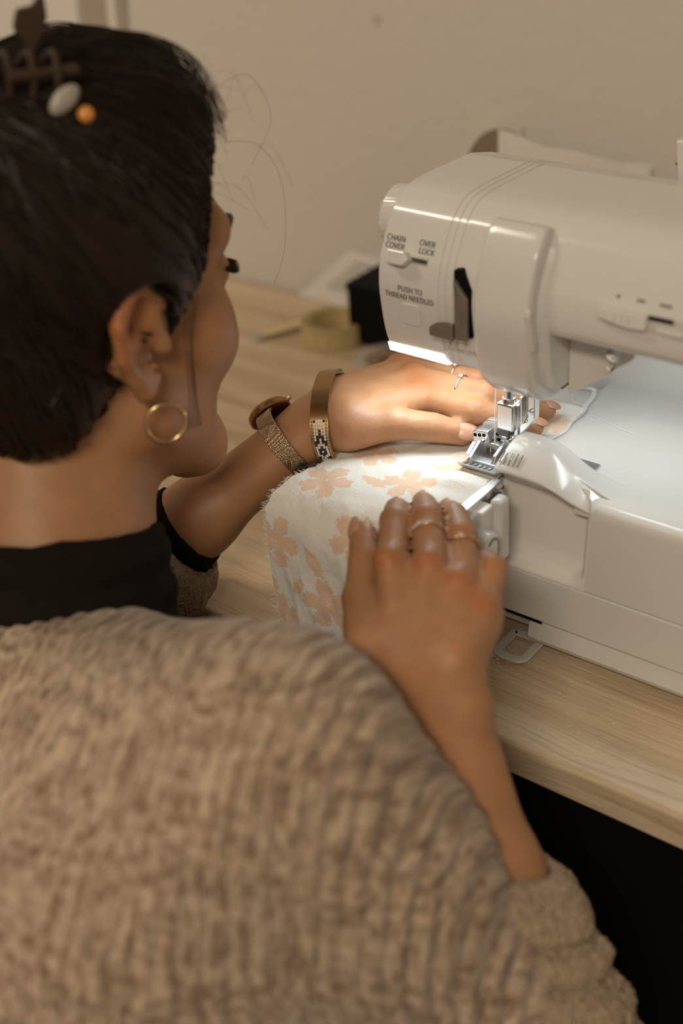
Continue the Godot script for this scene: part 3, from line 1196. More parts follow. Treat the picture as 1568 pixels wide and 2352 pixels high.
	mb.slab(rpoly([Vector2(0.0, 0.0), Vector2(0.007, 0.003), Vector2(0.0078, -0.012), Vector2(0.0035, -0.0165), Vector2(0.0, -0.011)], 0.0006), Vector3(0.0175, -0.001, 0.0355), Vector3.RIGHT, Vector3.UP, Vector3.BACK, 0.0028, 0.0004)
	obj("scale_plate", mb, M.steel_dull, t)
	mb = MB.new()
	mb.tube(smooth_path([Vector3(0.0045, -0.0005, 0.0345), Vector3(0.012, 0.0015, 0.0335), Vector3(0.020, 0.0025, 0.0300)], 4), 0.0016, 8)
	mb.rbox(Vector3(0.0165, -0.003, 0.0315), Vector3(0.008, 0.006, 0.006), 0.001)
	obj("looper_arm", mb, M.steel_dark, t)

	needle_parts(t)
	# thread tree behind the arm, just entering the picture on the right
	mb = MB.new()
	mb.rbox(Vector3(0.0735, 0.166, -0.112), Vector3(0.022, 0.048, 0.014), 0.002, Basis(Vector3.BACK, 0.12))
	obj("spool_stand", mb, M.plastic, t)
	mb = MB.new()
	mb.tube(PackedVector3Array([Vector3(0.0595, 0.1735, -0.11), Vector3(0.072, 0.1605, -0.108)]), 0.0011, 8)
	obj("spool_pin", mb, M.gold_dark, t)


func needle_parts(t: Node3D) -> void:
	# needle bar with its clamp block
	var mb := MB.new()
	mb.cyl(Vector3(0.0067, 0.040, 0), Vector3(0.0067, 0.085, 0), 0.0037, 0.0037, 24)
	mb.cyl(Vector3(0.0067, 0.0425, 0), Vector3(0.0067, 0.0465, 0), 0.0049, 0.0043, 24, 0.0006)
	obj("needle_bar", mb, M.steel, t)
	mb = MB.new()
	mb.rbox(Vector3(0.0066, 0.0335, -0.0005), Vector3(0.0128, 0.0195, 0.0115), 0.0016)
	mb.rbox(Vector3(0.0125, 0.0290, -0.003), Vector3(0.004, 0.027, 0.009), 0.001)
	obj("needle_bar_block", mb, M.steel, t)
	mb = MB.new()   # dark notch under the block
	mb.rbox(Vector3(0.0055, 0.0225, 0.0015), Vector3(0.009, 0.0050, 0.009), 0.001)
	obj("clamp_recess", mb, M.steel_dark, t)
	mb = MB.new()   # rounded backing plate
	mb.slab(rpoly([Vector2(-0.0135, 0.0140), Vector2(-0.0125, 0.0235), Vector2(-0.0085, 0.0262), Vector2(0.0005, 0.0275), Vector2(0.0005, 0.0140)], 0.002), Vector3(0, 0, -0.004), Vector3.RIGHT, Vector3.UP, Vector3.BACK, 0.005, 0.0005)
	obj("clamp_plate", mb, M.steel_dull, t)
	# clamp with three needle holes and a cross screw
	mb = MB.new()
	mb.slab(rpoly([Vector2(-0.0175, 0.0178), Vector2(-0.0150, 0.0193), Vector2(-0.0055, 0.0207), Vector2(-0.0042, 0.0150), Vector2(-0.0055, 0.0112), Vector2(-0.0105, 0.0106), Vector2(-0.0165, 0.0104)], 0.0012), Vector3(0, 0, -0.003), Vector3.RIGHT, Vector3.UP, Vector3.BACK, 0.0095, 0.0006)
	var cl := obj("needle_clamp", mb, M.steel_dull, t)
	for i in 3:
		mb = MB.new()
		mb.cyl(Vector3(-0.0150 + i * 0.0034, 0.0158 + i * 0.0007, 0.0060), Vector3(-0.0150 + i * 0.0034, 0.0158 + i * 0.0007, 0.0067), 0.0013, 0.0013, 16)
		obj("needle_hole", mb, M.dark, cl)
	mb = MB.new()
	mb.cyl(Vector3(-0.0078, 0.0132, 0.006), Vector3(-0.0078, 0.0132, 0.0073), 0.0019, 0.0018, 18, 0.0003)
	var sc := obj("screw", mb, M.steel, cl)
	mb = MB.new()
	for an in [0.4, 0.4 + PI / 2]:
		mb.rbox(Vector3(-0.0078, 0.0132, 0.0073), Vector3(0.0022, 0.0004, 0.0003), 0.0001, Basis(Vector3.BACK, an), 1)
	obj("cross_slot", mb, M.dark, sc)
	# cluster of set screws to the right of it
	mb = MB.new()
	for q in [[0.0030, 0.0205, 0.0022], [0.0052, 0.0178, 0.0022], [0.0074, 0.0150, 0.0022]]:
		mb.cyl(Vector3(q[0], q[1], -0.006), Vector3(q[0], q[1], 0.004), q[2], q[2], 18, 0.0004)
	mb.rbox(Vector3(0.0040, 0.0150, -0.003), Vector3(0.009, 0.012, 0.006), 0.001)
	obj("screw_cluster", mb, M.steel, t)
	for q in [Vector3(0.0008, 0.0196, 0.004), Vector3(0.0018, 0.0158, 0.004)]:
		mb = MB.new()
		mb.cyl(q, q + Vector3(0, 0, 0.0006), 0.0013, 0.0013, 16)
		obj("needle_hole", mb, M.dark, cl)
	mb = MB.new()
	mb.cyl(Vector3(0.0035, 0.0122, 0.003), Vector3(0.0035, 0.0122, 0.0055), 0.0019, 0.0018, 18, 0.0003)
	sc = obj("screw", mb, M.steel, cl)
	mb = MB.new()
	for an in [0.2, 0.2 + PI / 2]:
		mb.rbox(Vector3(0.0035, 0.0122, 0.0055), Vector3(0.0022, 0.0004, 0.0003), 0.0001, Basis(Vector3.BACK, an), 1)
	obj("cross_slot", mb, M.dark, sc)
	for x in [-0.0062, -0.0008, 0.0036]:
		mb = MB.new()
		mb.cyl(Vector3(x, 0.013, 0.0015), Vector3(x, 0.003, 0.0015), 0.0006, 0.0004, 10)
		mb.cyl(Vector3(x, 0.003, 0.0015), Vector3(x, -0.002, 0.0015), 0.0004, 0.00008, 10)
		obj("needle", mb, M.steel, t)
	# presser bar behind, with its holder and screw
	mb = MB.new()
	mb.cyl(Vector3(0.0165, 0.030, -0.004), Vector3(0.0165, 0.085, -0.004), 0.0024, 0.0024, 20)
	mb.cyl(Vector3(0.0215, 0.030, -0.004), Vector3(0.0215, 0.085, -0.004), 0.0019, 0.0019, 20)
	obj("presser_bar", mb, M.steel, t)
	mb = MB.new()
	mb.slab(rpoly([Vector2(0.0140, 0.0480), Vector2(0.0165, 0.0480), Vector2(0.0165, 0.0300), Vector2(0.0205, 0.0325), Vector2(0.0205, 0.0540), Vector2(0.0255, 0.0540), Vector2(0.0255, 0.0350), Vector2(0.0165, 0.0222), Vector2(0.0085, 0.0130), Vector2(0.0085, 0.0180), Vector2(0.0140, 0.0270)], 0.0008), Vector3(0, 0, -0.006), Vector3.RIGHT, Vector3.UP, Vector3.BACK, 0.006, 0.0005)
	var hl := obj("presser_holder", mb, M.steel, t)
	mb = MB.new()
	mb.cyl(Vector3(0.0232, 0.0400, 0.0), Vector3(0.0232, 0.0400, 0.0024), 0.0018, 0.0016, 18, 0.0003)
	obj("screw", mb, M.steel, hl)
	mb = MB.new()
	mb.cyl(Vector3(0.0270, 0.0575, -0.002), Vector3(0.0225, 0.0565, -0.002), 0.0026, 0.0022, 18, 0.0004)
	obj("thread_eyelet", mb, M.steel_dull, t)
	# foot: ankle, side cheeks, sole with curled toes
	mb = MB.new()
	mb.slab(rpoly([Vector2(0.026, 0.0035), Vector2(0.023, 0.0085), Vector2(0.011, 0.0155), Vector2(0.004, 0.0120), Vector2(0.004, 0.0035)], 0.001), Vector3(-0.0100, 0, 0), Vector3.BACK, Vector3.UP, Vector3.RIGHT, 0.0022, 0.0004)
	mb.slab(rpoly([Vector2(0.020, 0.0035), Vector2(0.016, 0.0105), Vector2(0.002, 0.0150), Vector2(0.0, 0.0035)], 0.001), Vector3(0.0045, 0, 0), Vector3.BACK, Vector3.UP, Vector3.RIGHT, 0.0022, 0.0004)
	mb.rbox(Vector3(-0.002, 0.0105, 0.003), Vector3(0.014, 0.004, 0.006), 0.001)
	var ft := obj("presser_foot", mb, M.steel_dull, t)
	mb = MB.new()
	var rs := []
	for s in [[-0.006, 0.0028, 0.0018], [0.012, 0.0028, 0.0020], [0.020, 0.0028, 0.0024], [0.0255, 0.0034, 0.0026], [0.0285, 0.0052, 0.0022], [0.0300, 0.0072, 0.0010]]:
		var ring := PackedVector3Array()
		for p in rrect(0.0285, s[2], 0.0005, 2):
			ring.append(Vector3(0.0005 + p.x, s[1] + p.y, s[0]))
		rs.append(ring)
	mb.rings(rs)
	mb.rbox(Vector3(0.001, 0.0048, 0.0165), Vector3(0.020, 0.0016, 0.007), 0.0006)
	obj("sole", mb, M.steel_dull, ft)
	for i in 6:
		mb = MB.new()
		mb.rbox(Vector3(-0.0090 + i * 0.0036, 0.0063, 0.0262), Vector3(0.0007, 0.0008, 0.006), 0.0002, Basis(Vector3.RIGHT, -0.25), 1)
		obj("toe_groove", mb, M.steel_dark, ft)
	mb = MB.new()
	mb.rbox(Vector3(-0.0125, 0.0105, 0.0155), Vector3(0.003, 0.0016, 0.011), 0.0006, Basis(Vector3.RIGHT, 0.55))
	obj("foot_lever", mb, M.steel, ft)
	mb = MB.new()
	mb.rbox(Vector3(0.0325, 0.0008, -0.012), Vector3(0.058, 0.0016, 0.022), 0.0006)
	obj("needle_plate", mb, M.steel_dull, t)
	mb = MB.new()
	mb.rbox(Vector3(0.0555, 0.0010, -0.0065), Vector3(0.016, 0.0022, 0.006), 0.0008, Basis(Vector3.UP, -0.3))
	obj("knife_blade", mb, M.steel_dark, t)
	# needle thread
	var th := thing("sewing_thread", "white thread running straight down to the needles", "thread", Vector3(-0.0006, 0.013, 0.0016))
	mb = MB.new()
	mb.tube(PackedVector3Array([Vector3(-0.0009, 0.060, 0.0036), Vector3(-0.0007, 0.035, 0.0048), Vector3(-0.0005, 0.0118, 0.0055), Vector3(-0.0004, 0.0035, 0.0022)]), 0.0004, 8)
	obj("strand", mb, M.thread, th)


# ---------------------------------------------------------------- printed fabric
func fabric_texture() -> ImageTexture:
	var W := 540
	var H := 1200
	var im := Image.create(W, H, false, Image.FORMAT_RGB8)
	var base := Color(0.80, 0.775, 0.72)
	var nz := FastNoiseLite.new()
	nz.seed = 21
	nz.frequency = 0.9
	nz.fractal_octaves = 2
	# blossoms: x, arc, radius, turn, petals; arc is measured along the cloth in metres, x across it (picture scale 3000 px per m)
	var fl := [[-0.077, 0.172, 0.019, 0.4, 5], [-0.029, 0.148, 0.019, 1.1, 5], [-0.070, 0.127, 0.017, 2.0, 5], [-0.012, 0.101, 0.015, 0.2, 5], [-0.034, 0.208, 0.0185, 0.7, 5], [-0.094, 0.228, 0.020, 1.9, 5], [-0.052, 0.262, 0.020, 0.1, 5], [-0.089, 0.285, 0.018, 2.6, 5], [0.004, 0.235, 0.018, 0.9, 5], [-0.020, 0.300, 0.019, 1.5, 5], [-0.060, 0.330, 0.019, 0.5, 5], [0.008, 0.030, 0.016, 1.2, 5], [-0.05, 0.07, 0.018, 0.3, 5], [-0.095, 0.335, 0.018, 1.0, 5], [0.014, 0.165, 0.015, 2.2, 5]]
	var lf := [[-0.050, 0.157, 0.011, 0.2], [-0.062, 0.233, 0.012, 0.9], [-0.020, 0.117, 0.012, 2.8], [-0.075, 0.255, 0.009, 2.2], [-0.100, 0.262, 0.011, 1.2], [-0.030, 0.248, 0.010, 0.3], [-0.070, 0.300, 0.011, 2.6], [0.012, 0.063, 0.010, 0.8]]
	for y in H:
		for x in W:
			var px := -0.12 + x / 3000.0
			var py := y / 3000.0
			var wob := Vector2(nz.get_noise_2d(px * 260.0, py * 260.0), nz.get_noise_2d(px * 260.0 + 50.0, py * 260.0)) * 0.0018
			var p := Vector2(px, py) + wob
			var ink := 0.0
			for f in fl:
				var q := p - Vector2(f[0], f[1])
				var r: float = q.length() / f[2]
				if r > 1.15:
					continue
				var an := fposmod((q.angle() - f[3]) * f[4] / TAU, 1.0) - 0.5   # across one petal
				var lim := 0.98 - 2.1 * an * an - 0.10 * maxf(0.0, 1.0 - absf(an) * 9.0)
				if absf(an) > 0.40:
					lim = minf(lim, 0.62 - (absf(an) - 0.40) * 3.6)
				if r < lim and r > 0.055:
					ink = 1.0
			for f in lf:
				var q := (p - Vector2(f[0], f[1])).rotated(-f[3])
				var u: float = q.x / f[2]
				if absf(u) < 1.0 and absf(q.y) < f[2] * 0.42 * (1.0 - u * u):
					ink = 1.0
			var g := nz.get_noise_2d(px * 2200.0, py * 2600.0)
			var c := base.lerp(Color(0.78, 0.52, 0.35), ink * (0.80 + 0.1 * g))
			c = c * (1.0 + 0.05 * g)
			im.set_pixel(x, y, Color(c.r, c.g, c.b).linear_to_srgb())
	return ImageTexture.create_from_image(im)


func fabric() -> void:
	var t := thing("floral_fabric", "white crepe fabric printed with peach flowers, fed under the presser foot", "fabric", Vector3(-0.04, -0.002, 0.05))
	var m := mat(Color.WHITE, 0.9, 0.0, 0.3)
	m.albedo_texture = fabric_texture()
	m.heightmap_enabled = true
	m.heightmap_texture = noise_tex(0.28, 1024, 2, 9)
	m.heightmap_scale = 0.045
	m.uv1_scale = Vector3.ONE
	m.backlight_enabled = true
	m.backlight = Color(0.10, 0.085, 0.07)
	m.detail_enabled = false
	# the crepe relief has its own, finer mapping: triplanar would change the print, so the height map repeats through uv scale 1 with a fine noise
	var path := smooth2([Vector2(-0.085, 0.0016), Vector2(-0.05, 0.0014), Vector2(-0.01, 0.0012), Vector2(0.03, 0.0016), Vector2(0.07, 0.0030), Vector2(0.095, 0.0026), Vector2(0.110, -0.0015), Vector2(0.1195, -0.012), Vector2(0.1235, -0.030), Vector2(0.1255, -0.06), Vector2(0.127, -0.10), Vector2(0.129, -0.15), Vector2(0.130, -0.20)], 12)
	var arc := PackedFloat32Array([0.0])
	for i in range(1, path.size()):
		arc.append(arc[i - 1] + path[i].distance_to(path[i - 1]))
	var ns := 72
	var nz := FastNoiseLite.new()
	nz.seed = 4
	nz.frequency = 1.0
	var top := []
	for i in path.size():
		var s := arc[i]
		var z := path[i].x
		var drop := clampf((s - 0.19) / 0.12, 0.0, 1.0)
		var xl := -0.088 - 0.11 * maxf(z - 0.034, -0.12) * 1.7
		xl = maxf(xl, -0.1065) + drop * 0.012 + nz.get_noise_2d(s * 60.0, 0.0) * 0.0022 + nz.get_noise_2d(s * 300.0, 5.0) * 0.0008
		var xr: float
		if z < 0.0:
			xr = 0.0125 + clampf(-z / 0.05, 0.0, 1.0) * 0.006 + nz.get_noise_2d(s * 90.0, 9.0) * 0.0015
		else:
			xr = lerpf(0.0125, 0.0145, clampf(z / 0.03, 0.0, 1.0)) + drop * 0.03
		var d := (path[mini(i + 1, path.size() - 1)] - path[maxi(i - 1, 0)]).normalized()
		var nrm := Vector3(0, d.x, -d.y)
		var row := []
		for j in ns + 1:
			var u := j / float(ns)
			var x := lerpf(xl, xr, u)
			var h := nz.get_noise_2d(x * 28.0, s * 28.0) * 0.0016
			h += drop * sin(x * 95.0 + s * 30.0) * 0.0035 + drop * nz.get_noise_2d(x * 40.0 + 3.0, s * 14.0) * 0.004
			# pucker in front of the foot
			var q := Vector2(x + 0.004, z - 0.046) / Vector2(0.016, 0.011)
			h += 0.0035 * exp(-q.length_squared()) * (1.0 + 0.6 * sin(z * 420.0 + x * 90.0))
			# the guide bar lies over the cloth, the foot presses it down
			if z > -0.01 and z < 0.032 and x > -0.018:
				h = minf(h, 0.0)
			h = maxf(h, -0.0012)
			row.append([Vector3(x, path[i].y, z) + nrm * h, nrm, Vector2((x + 0.12) / 0.18, s / 0.4)])
		top.append(row)
	var mb := MB.new()
	for i in top.size() - 1:
		for j in ns:
			var a: Array = top[i][j]
			var b: Array = top[i][j + 1]
			var c: Array = top[i + 1][j + 1]
			var e: Array = top[i + 1][j]
			mb.quad(a[0], b[0], c[0], e[0], a[2], b[2], c[2], e[2])
			var th := -0.0005
			mb.quad(a[0] + a[1] * th, e[0] + e[1] * th, c[0] + c[1] * th, b[0] + b[1] * th, a[2], e[2], c[2], b[2])
	# make the upper side face outward
	if (mb.v[2] - mb.v[0]).cross(mb.v[1] - mb.v[0]).y < 0.0:
		for i in range(0, mb.v.size(), 3):
			var w := mb.v[i + 1]
			mb.v[i + 1] = mb.v[i + 2]
			mb.v[i + 2] = w
			var q := mb.t[i + 1]
			mb.t[i + 1] = mb.t[i + 2]
			mb.t[i + 2] = q
	obj("cloth", mb, m, t, 80.0)
	# frayed cut edge
	var rng := RandomNumberGenerator.new()
	rng.seed = 77
	mb = MB.new()
	for i in 260:
		var r: int = rng.randi_range(40, top.size() - 1)
		var p: Vector3 = top[r][0][0]
		var l := rng.randf_range(0.0012, 0.0042)
		var dir := Vector3(-1.0, rng.randf_range(-0.5, 0.5), rng.randf_range(-0.6, 0.6)).normalized()
		var mid := p + dir * l * 0.5 + Vector3(0, rng.randf_range(-0.0006, 0.0006), rng.randf_range(-0.0008, 0.0008))
		mb.tube(PackedVector3Array([p, mid, p + dir * l + Vector3(0, -0.0004, 0)]), 0.00011, 4, false)
	obj("frayed_edge", mb, M.thread, t).set_meta("kind", "stuff")

	# chained thread tail lying on the bed
	var c := thing("thread_chain", "loose white overlock thread chain curling on the machine bed", "thread", Vector3(0.01, 0.0, -0.08))
	var run := smooth_path([Vector3(0.0150, 0.0022, -0.022), Vector3(0.0180, 0.0020, -0.038), Vector3(0.0195, 0.0014, -0.050), Vector3(0.0175, 0.0014, -0.064), Vector3(0.0178, 0.0014, -0.078), Vector3(0.0146, 0.0014, -0.090), Vector3(0.0130, 0.0014, -0.102), Vector3(0.0089, 0.0014, -0.1125), Vector3(0.002, 0.0014, -0.1135), Vector3(-0.003, 0.0014, -0.110), Vector3(-0.0123, 0.0014, -0.1160), Vector3(-0.0200, 0.0014, -0.1215), Vector3(-0.0255, 0.0014, -0.1235)], 14)
	for k in 3:
		mb = MB.new()
		var pts := PackedVector3Array()
		for i in run.size():
			var d := (run[mini(i + 1, run.size() - 1)] - run[maxi(i - 1, 0)]).normalized()
			var sd := d.cross(Vector3.UP)
			var an := i * 1.25 + k * TAU / 3.0
			pts.append(run[i] + sd * cos(an) * 0.0016 + Vector3.UP * (sin(an) * 0.0007 + 0.0002))
		mb.tube(pts, 0.00026, 5)
		obj("strand", mb, M.thread, c)
	mb = MB.new()
	mb.tube(smooth_path([Vector3(0.0175, 0.0008, -0.078), Vector3(0.030, 0.0007, -0.079), Vector3(0.046, 0.0007, -0.074), Vector3(0.060, 0.0007, -0.071)], 8), 0.00018, 5)
	obj("loose_end", mb, M.thread, c)
	mb = MB.new()
	mb.tube(smooth_path([Vector3(0.0146, 0.0008, -0.090), Vector3(0.0035, 0.0008, -0.092), Vector3(-0.001, 0.0008, -0.102), Vector3(0.005, 0.0008, -0.113)], 8), 0.00018, 5)
	obj("loose_end", mb, M.thread, c)


# ---------------------------------------------------------------- the seamstress
const HO := Vector3(-0.1741, 0.1373, 0.1858)
const HR := Vector3(0.9759, 0.0497, 0.2126)
const HU := Vector3(-0.0248, 0.9927, -0.1179)
const HF := Vector3(0.2169, -0.1098, -0.9700)
const NECK := Vector3(-0.1528, 0.0097, 0.2569)
const SR := Vector3(0.048, -0.020, 0.298)     # right shoulder
const ER := Vector3(0.190, -0.230, 0.250)     # right elbow
const WR := Vector3(0.0839, -0.0129, 0.2018)  # right wrist
const SL := Vector3(-0.33, -0.03, 0.27)
const EL := Vector3(-0.25, -0.12, 0.20)
const WL := Vector3(-0.1101, 0.0200, 0.0448)

# finger joints, knuckle to tip
const RF := [
	[Vector3(0.0292, 0.0210, 0.1628), Vector3(0.0084, 0.0241, 0.1299), Vector3(-0.0036, 0.0176, 0.1113), Vector3(-0.0126, 0.0094, 0.0987)],
	[Vector3(0.0501, 0.0207, 0.1533), Vector3(0.0233, 0.0245, 0.1187), Vector3(0.0075, 0.0169, 0.0981), Vector3(-0.0030, 0.0090, 0.0842)],
	[Vector3(0.0714, 0.0163, 0.1546), Vector3(0.0471, 0.0206, 0.1176), Vector3(0.0291, 0.0180, 0.0978), Vector3(0.0158, 0.0101, 0.0845)],
	[Vector3(0.0880, 0.0095, 0.1592), Vector3(0.0790, 0.0195, 0.1340), Vector3(0.0650, 0.0120, 0.1205), Vector3(0.0535, 0.0016, 0.1120)],
	[Vector3(0.0410, -0.0055, 0.2010), Vector3(0.0165, -0.0010, 0.1745), Vector3(0.0044, 0.0088, 0.1549), Vector3(-0.0086, 0.0138, 0.1386)],
]
const LF := [
	[Vector3(-0.0707, 0.0220, -0.0118), Vector3(-0.0244, 0.0240, -0.0081), Vector3(-0.0056, 0.0165, -0.0202), Vector3(0.0074, 0.0095, -0.0322)],
	[Vector3(-0.0837, 0.0260, -0.0236), Vector3(-0.0268, 0.0290, -0.0234), Vector3(-0.0084, 0.0190, -0.0399), Vector3(0.0030, 0.0100, -0.0554)],
	[Vector3(-0.0990, 0.0235, -0.0360), Vector3(-0.0440, 0.0270, -0.0420), Vector3(-0.0258, 0.0185, -0.0560), Vector3(-0.0152, 0.0105, -0.0690)],
	[Vector3(-0.1120, 0.0175, -0.0450), Vector3(-0.0750, 0.0210, -0.0560), Vector3(-0.0610, 0.0150, -0.0660), Vector3(-0.0520, 0.0090, -0.0740)],
	[Vector3(-0.0880, 0.0190, 0.0460), Vector3(-0.0668, 0.0200, 0.0271), Vector3(-0.0434, 0.0160, 0.0125), Vector3(-0.0279, 0.0110, 0.0018)],
]
const FR := [[0.0098, 0.0086, 0.0076, 0.0064], [0.0100, 0.0088, 0.0078, 0.0066], [0.0096, 0.0083, 0.0074, 0.0063], [0.0080, 0.0069, 0.0061, 0.0053], [0.0130, 0.0112, 0.0098, 0.0082]]


func hp(x: float, y: float, f: float) -> Vector3:
	return HO + HR * x + HU * y + HF * f


func head_basis() -> Basis:
	return Basis(HR, HU, -HF)


func hand_field(fg: Array, wrist: Vector3, elbow: Vector3, up: Vector3) -> Field:
	var f := Field.new()
	var across: Vector3 = (fg[3][0] - fg[0][0]).normalized()
	var ax := (elbow - wrist).normalized()
	var side := (across - ax * across.dot(ax)).normalized()
	# forearm: radius and ulna side by side
	f.cap(wrist - side * 0.0090, wrist.lerp(elbow, 0.45) - side * 0.0075, 0.0158, 0.0190, 0.02)
	f.cap(wrist + side * 0.0090, wrist.lerp(elbow, 0.45) + side * 0.0075, 0.0154, 0.0186, 0.02)
	f.cap(wrist.lerp(elbow, 0.45), elbow, 0.0250, 0.032, 0.02)
	f.cap(wrist + side * 0.0165 + ax * 0.010, wrist + side * 0.0165 + ax * 0.014, 0.0105, 0.0105, 0.012)   # ulna head
	# metacarpals and palm
	for i in 4:
		var c: Vector3 = wrist + side * (-0.014 + i * 0.0095) - ax * 0.012
		f.cap(c, fg[i][0].lerp(fg[i][1], 0.08), 0.0130, 0.0090, 0.007)
		f.cap(c + up * 0.005, fg[i][0] + up * 0.0042, 0.0052, 0.0042, 0.005)
		f.cap(fg[i][0] + up * 0.0044, fg[i][0].lerp(fg[i][1], 0.06) + up * 0.0036, 0.0084, 0.0078, 0.005)
		f.cap(c - up * 0.005, fg[i][0].lerp(c, 0.22) - up * 0.0075, 0.0140, 0.0095, 0.010)
	f.cap(wrist - ax * 0.01 - side * 0.010 - up * 0.004, fg[4][0], 0.0150, 0.0140, 0.010)
	f.cap(fg[4][0], fg[4][1], 0.0140, 0.0118, 0.004)
	f.cap(fg[4][0].lerp(fg[4][1], 0.35), fg[0][0].lerp(wrist, 0.55) - up * 0.006, 0.0100, 0.0105, 0.008)   # web of the thumb
	for i in 5:
		var r: Array = FR[i]
		var kk := 0.0014
		for j in 3:
			f.cap(fg[i][j], fg[i][j + 1], r[j], r[j + 1], kk)
		# soft pads and knuckle swell
		f.cap(fg[i][1], fg[i][1] + up * 0.0006, r[1] * 1.03, r[1] * 1.03, 0.002)
	return f


func person() -> void:
	var t := thing("person", "woman seen from behind in a beige knit sweater, guiding the fabric with both hands", "person", Vector3(-0.12, FY, 0.5))
	var off: Vector3 = org[t]
	var parts := []
	# head and neck
	var hb := head_basis()
	var f := Field.new()
	f.ell(hp(0, 0.048, -0.012), Vector3(0.071, 0.082, 0.090), 0.02, hb)
	f.ell(hp(0, -0.022, 0.036), Vector3(0.056, 0.080, 0.055), 0.04, hb)
	for s in [-1.0, 1.0]:
		f.cap(hp(s * 0.052, -0.052, 0.010), hp(s * 0.014, -0.100, 0.070), 0.019, 0.015, 0.03)
		f.cap(hp(s * 0.045, -0.012, 0.056), hp(s * 0.040, -0.020, 0.062), 0.020, 0.018, 0.025)
		f.cap(hp(s * 0.040, 0.045, 0.070), hp(0, 0.042, 0.084), 0.012, 0.012, 0.02)
	f.cap(hp(0, -0.100, 0.074), hp(0, -0.098, 0.070), 0.016, 0.018, 0.02)
	f.cap(hp(0, 0.022, 0.086), hp(0, -0.018, 0.100), 0.007, 0.009, 0.012)
	f.cap(hp(-0.011, -0.022, 0.090), hp(0.011, -0.022, 0.090), 0.006, 0.006, 0.008)
	f.cap(hp(-0.014, -0.050, 0.082), hp(0.014, -0.050, 0.082), 0.006, 0.006, 0.010)
	f.cap(hp(-0.013, -0.060, 0.081), hp(0.013, -0.060, 0.081), 0.006, 0.006, 0.010)
	for s in [-1.0, 1.0]:
		f.put(4, hp(s * 0.033, 0.020, 0.093), Vector3(0.018, 0.012, 0.012), 0, 0, 0.012, hb.inverse())
		f.cap(hp(s * 0.032, 0.019, 0.073), hp(s * 0.032, 0.019, 0.074), 0.0125, 0.0125, 0.003)
	# neck
	f.cap(hp(0, -0.03, -0.025), NECK, 0.048, 0.051, 0.02)
	f.cap(hp(0, -0.072, 0.016), NECK + HF * 0.012, 0.028, 0.040, 0.03)
	f.cap(NECK, NECK + Vector3(0, -0.05, 0.03), 0.051, 0.054, 0.04)
	f.cap(hp(0.042, -0.045, -0.012), NECK + HR * 0.02 + HF * 0.025, 0.015, 0.015, 0.02)
	# ears
	for s in [-1.0, 1.0]:
		var pts := [hp(s * 0.074, 0.004, 0.012), hp(s * 0.077, 0.022, 0.010), hp(s * 0.081, 0.034, -0.001), hp(s * 0.087, 0.033, -0.015), hp(s * 0.091, 0.018, -0.024), hp(s * 0.088, -0.001, -0.021), hp(s * 0.082, -0.016, -0.011), hp(s * 0.077, -0.026, -0.003), hp(s * 0.074, -0.020, 0.005)]
		var rad := [0.0035, 0.0042, 0.0046, 0.0048, 0.0046, 0.0044, 0.0046, 0.0062, 0.0048]
		f.ell(hp(s * 0.077, 0.006, -0.006), Vector3(0.0055, 0.028, 0.016), 0.006, Basis(hb.x, hb.y, hb.z).rotated(hb.y, s * -0.35))
		f.cap(hp(s * 0.071, 0.0, -0.012), hp(s * 0.080, 0.006, -0.014), 0.016, 0.010, 0.006)
		f.put(4, hp(s * 0.0845, -0.002, -0.001), Vector3(0.0085, 0.011, 0.009), 0, 0, 0.004, hb.inverse())
		f.put(4, hp(s * 0.0865, 0.020, -0.006), Vector3(0.0060, 0.010, 0.006), 0, 0, 0.004, hb.inverse())
		for i in pts.size() - 1:
			f.cap(pts[i], pts[i + 1], rad[i], rad[i + 1], 0.003)
		f.cap(hp(s * 0.078, -0.004, 0.011), hp(s * 0.079, 0.002, 0.010), 0.0042, 0.0036, 0.004)   # tragus
	parts.append(f.nets(Vector3(-0.30, -0.06, 0.04), Vector3(-0.03, 0.29, 0.37), 0.0035))
	# hands and forearms
	f = hand_field(RF, WR, ER, Vector3(-0.05, 0.80, 0.55).normalized())
	parts.append(f.nets(Vector3(-0.03, -0.28, 0.07), Vector3(0.27, 0.045, 0.31), 0.003))
	f = hand_field(LF, WL, EL, Vector3(0.05, 0.98, 0.15).normalized())
	parts.append(f.nets(Vector3(-0.30, -0.17, -0.09), Vector3(0.025, 0.06, 0.25), 0.003))
	# trunk, upper arms, legs under the clothes
	f = Field.new()
	torso(f, -0.012)
	for s in [[SR, ER], [SL, EL]]:
		f.cap(s[0], s[1], 0.045, 0.037, 0.04)
	for s in [Vector3(-0.075, -0.40, 0.52), Vector3(-0.24, -0.40, 0.50)]:
		var knee: Vector3 = s + Vector3(0.02, 0.03, -0.44)
		f.cap(s, knee, 0.075, 0.052, 0.05)
		f.cap(knee, knee + Vector3(0.0, -0.41, 0.06), 0.05, 0.036, 0.03)
	parts.append(f.nets(Vector3(-0.45, -0.86, -0.02), Vector3(0.30, 0.08, 0.75), 0.014))
	var spots := []
	for h in [[RF, Vector3(-0.05, 0.80, 0.55)], [LF, Vector3(0.05, 0.98, 0.15)]]:
		for i in 4:
			spots.append([h[0][i][0] + h[1] * 0.009, 0.0125, 0.85])
			spots.append([h[0][i][1] + h[1] * 0.007, 0.0080, 0.45])
		spots.append([h[0][4][2], 0.012, 0.25])
	spots.append([hp(0.088, 0.02, -0.02), 0.030, 0.9])
	var mott := FastNoiseLite.new()
	mott.seed = 31
	mott.frequency = 70.0
	mott.fractal_octaves = 3
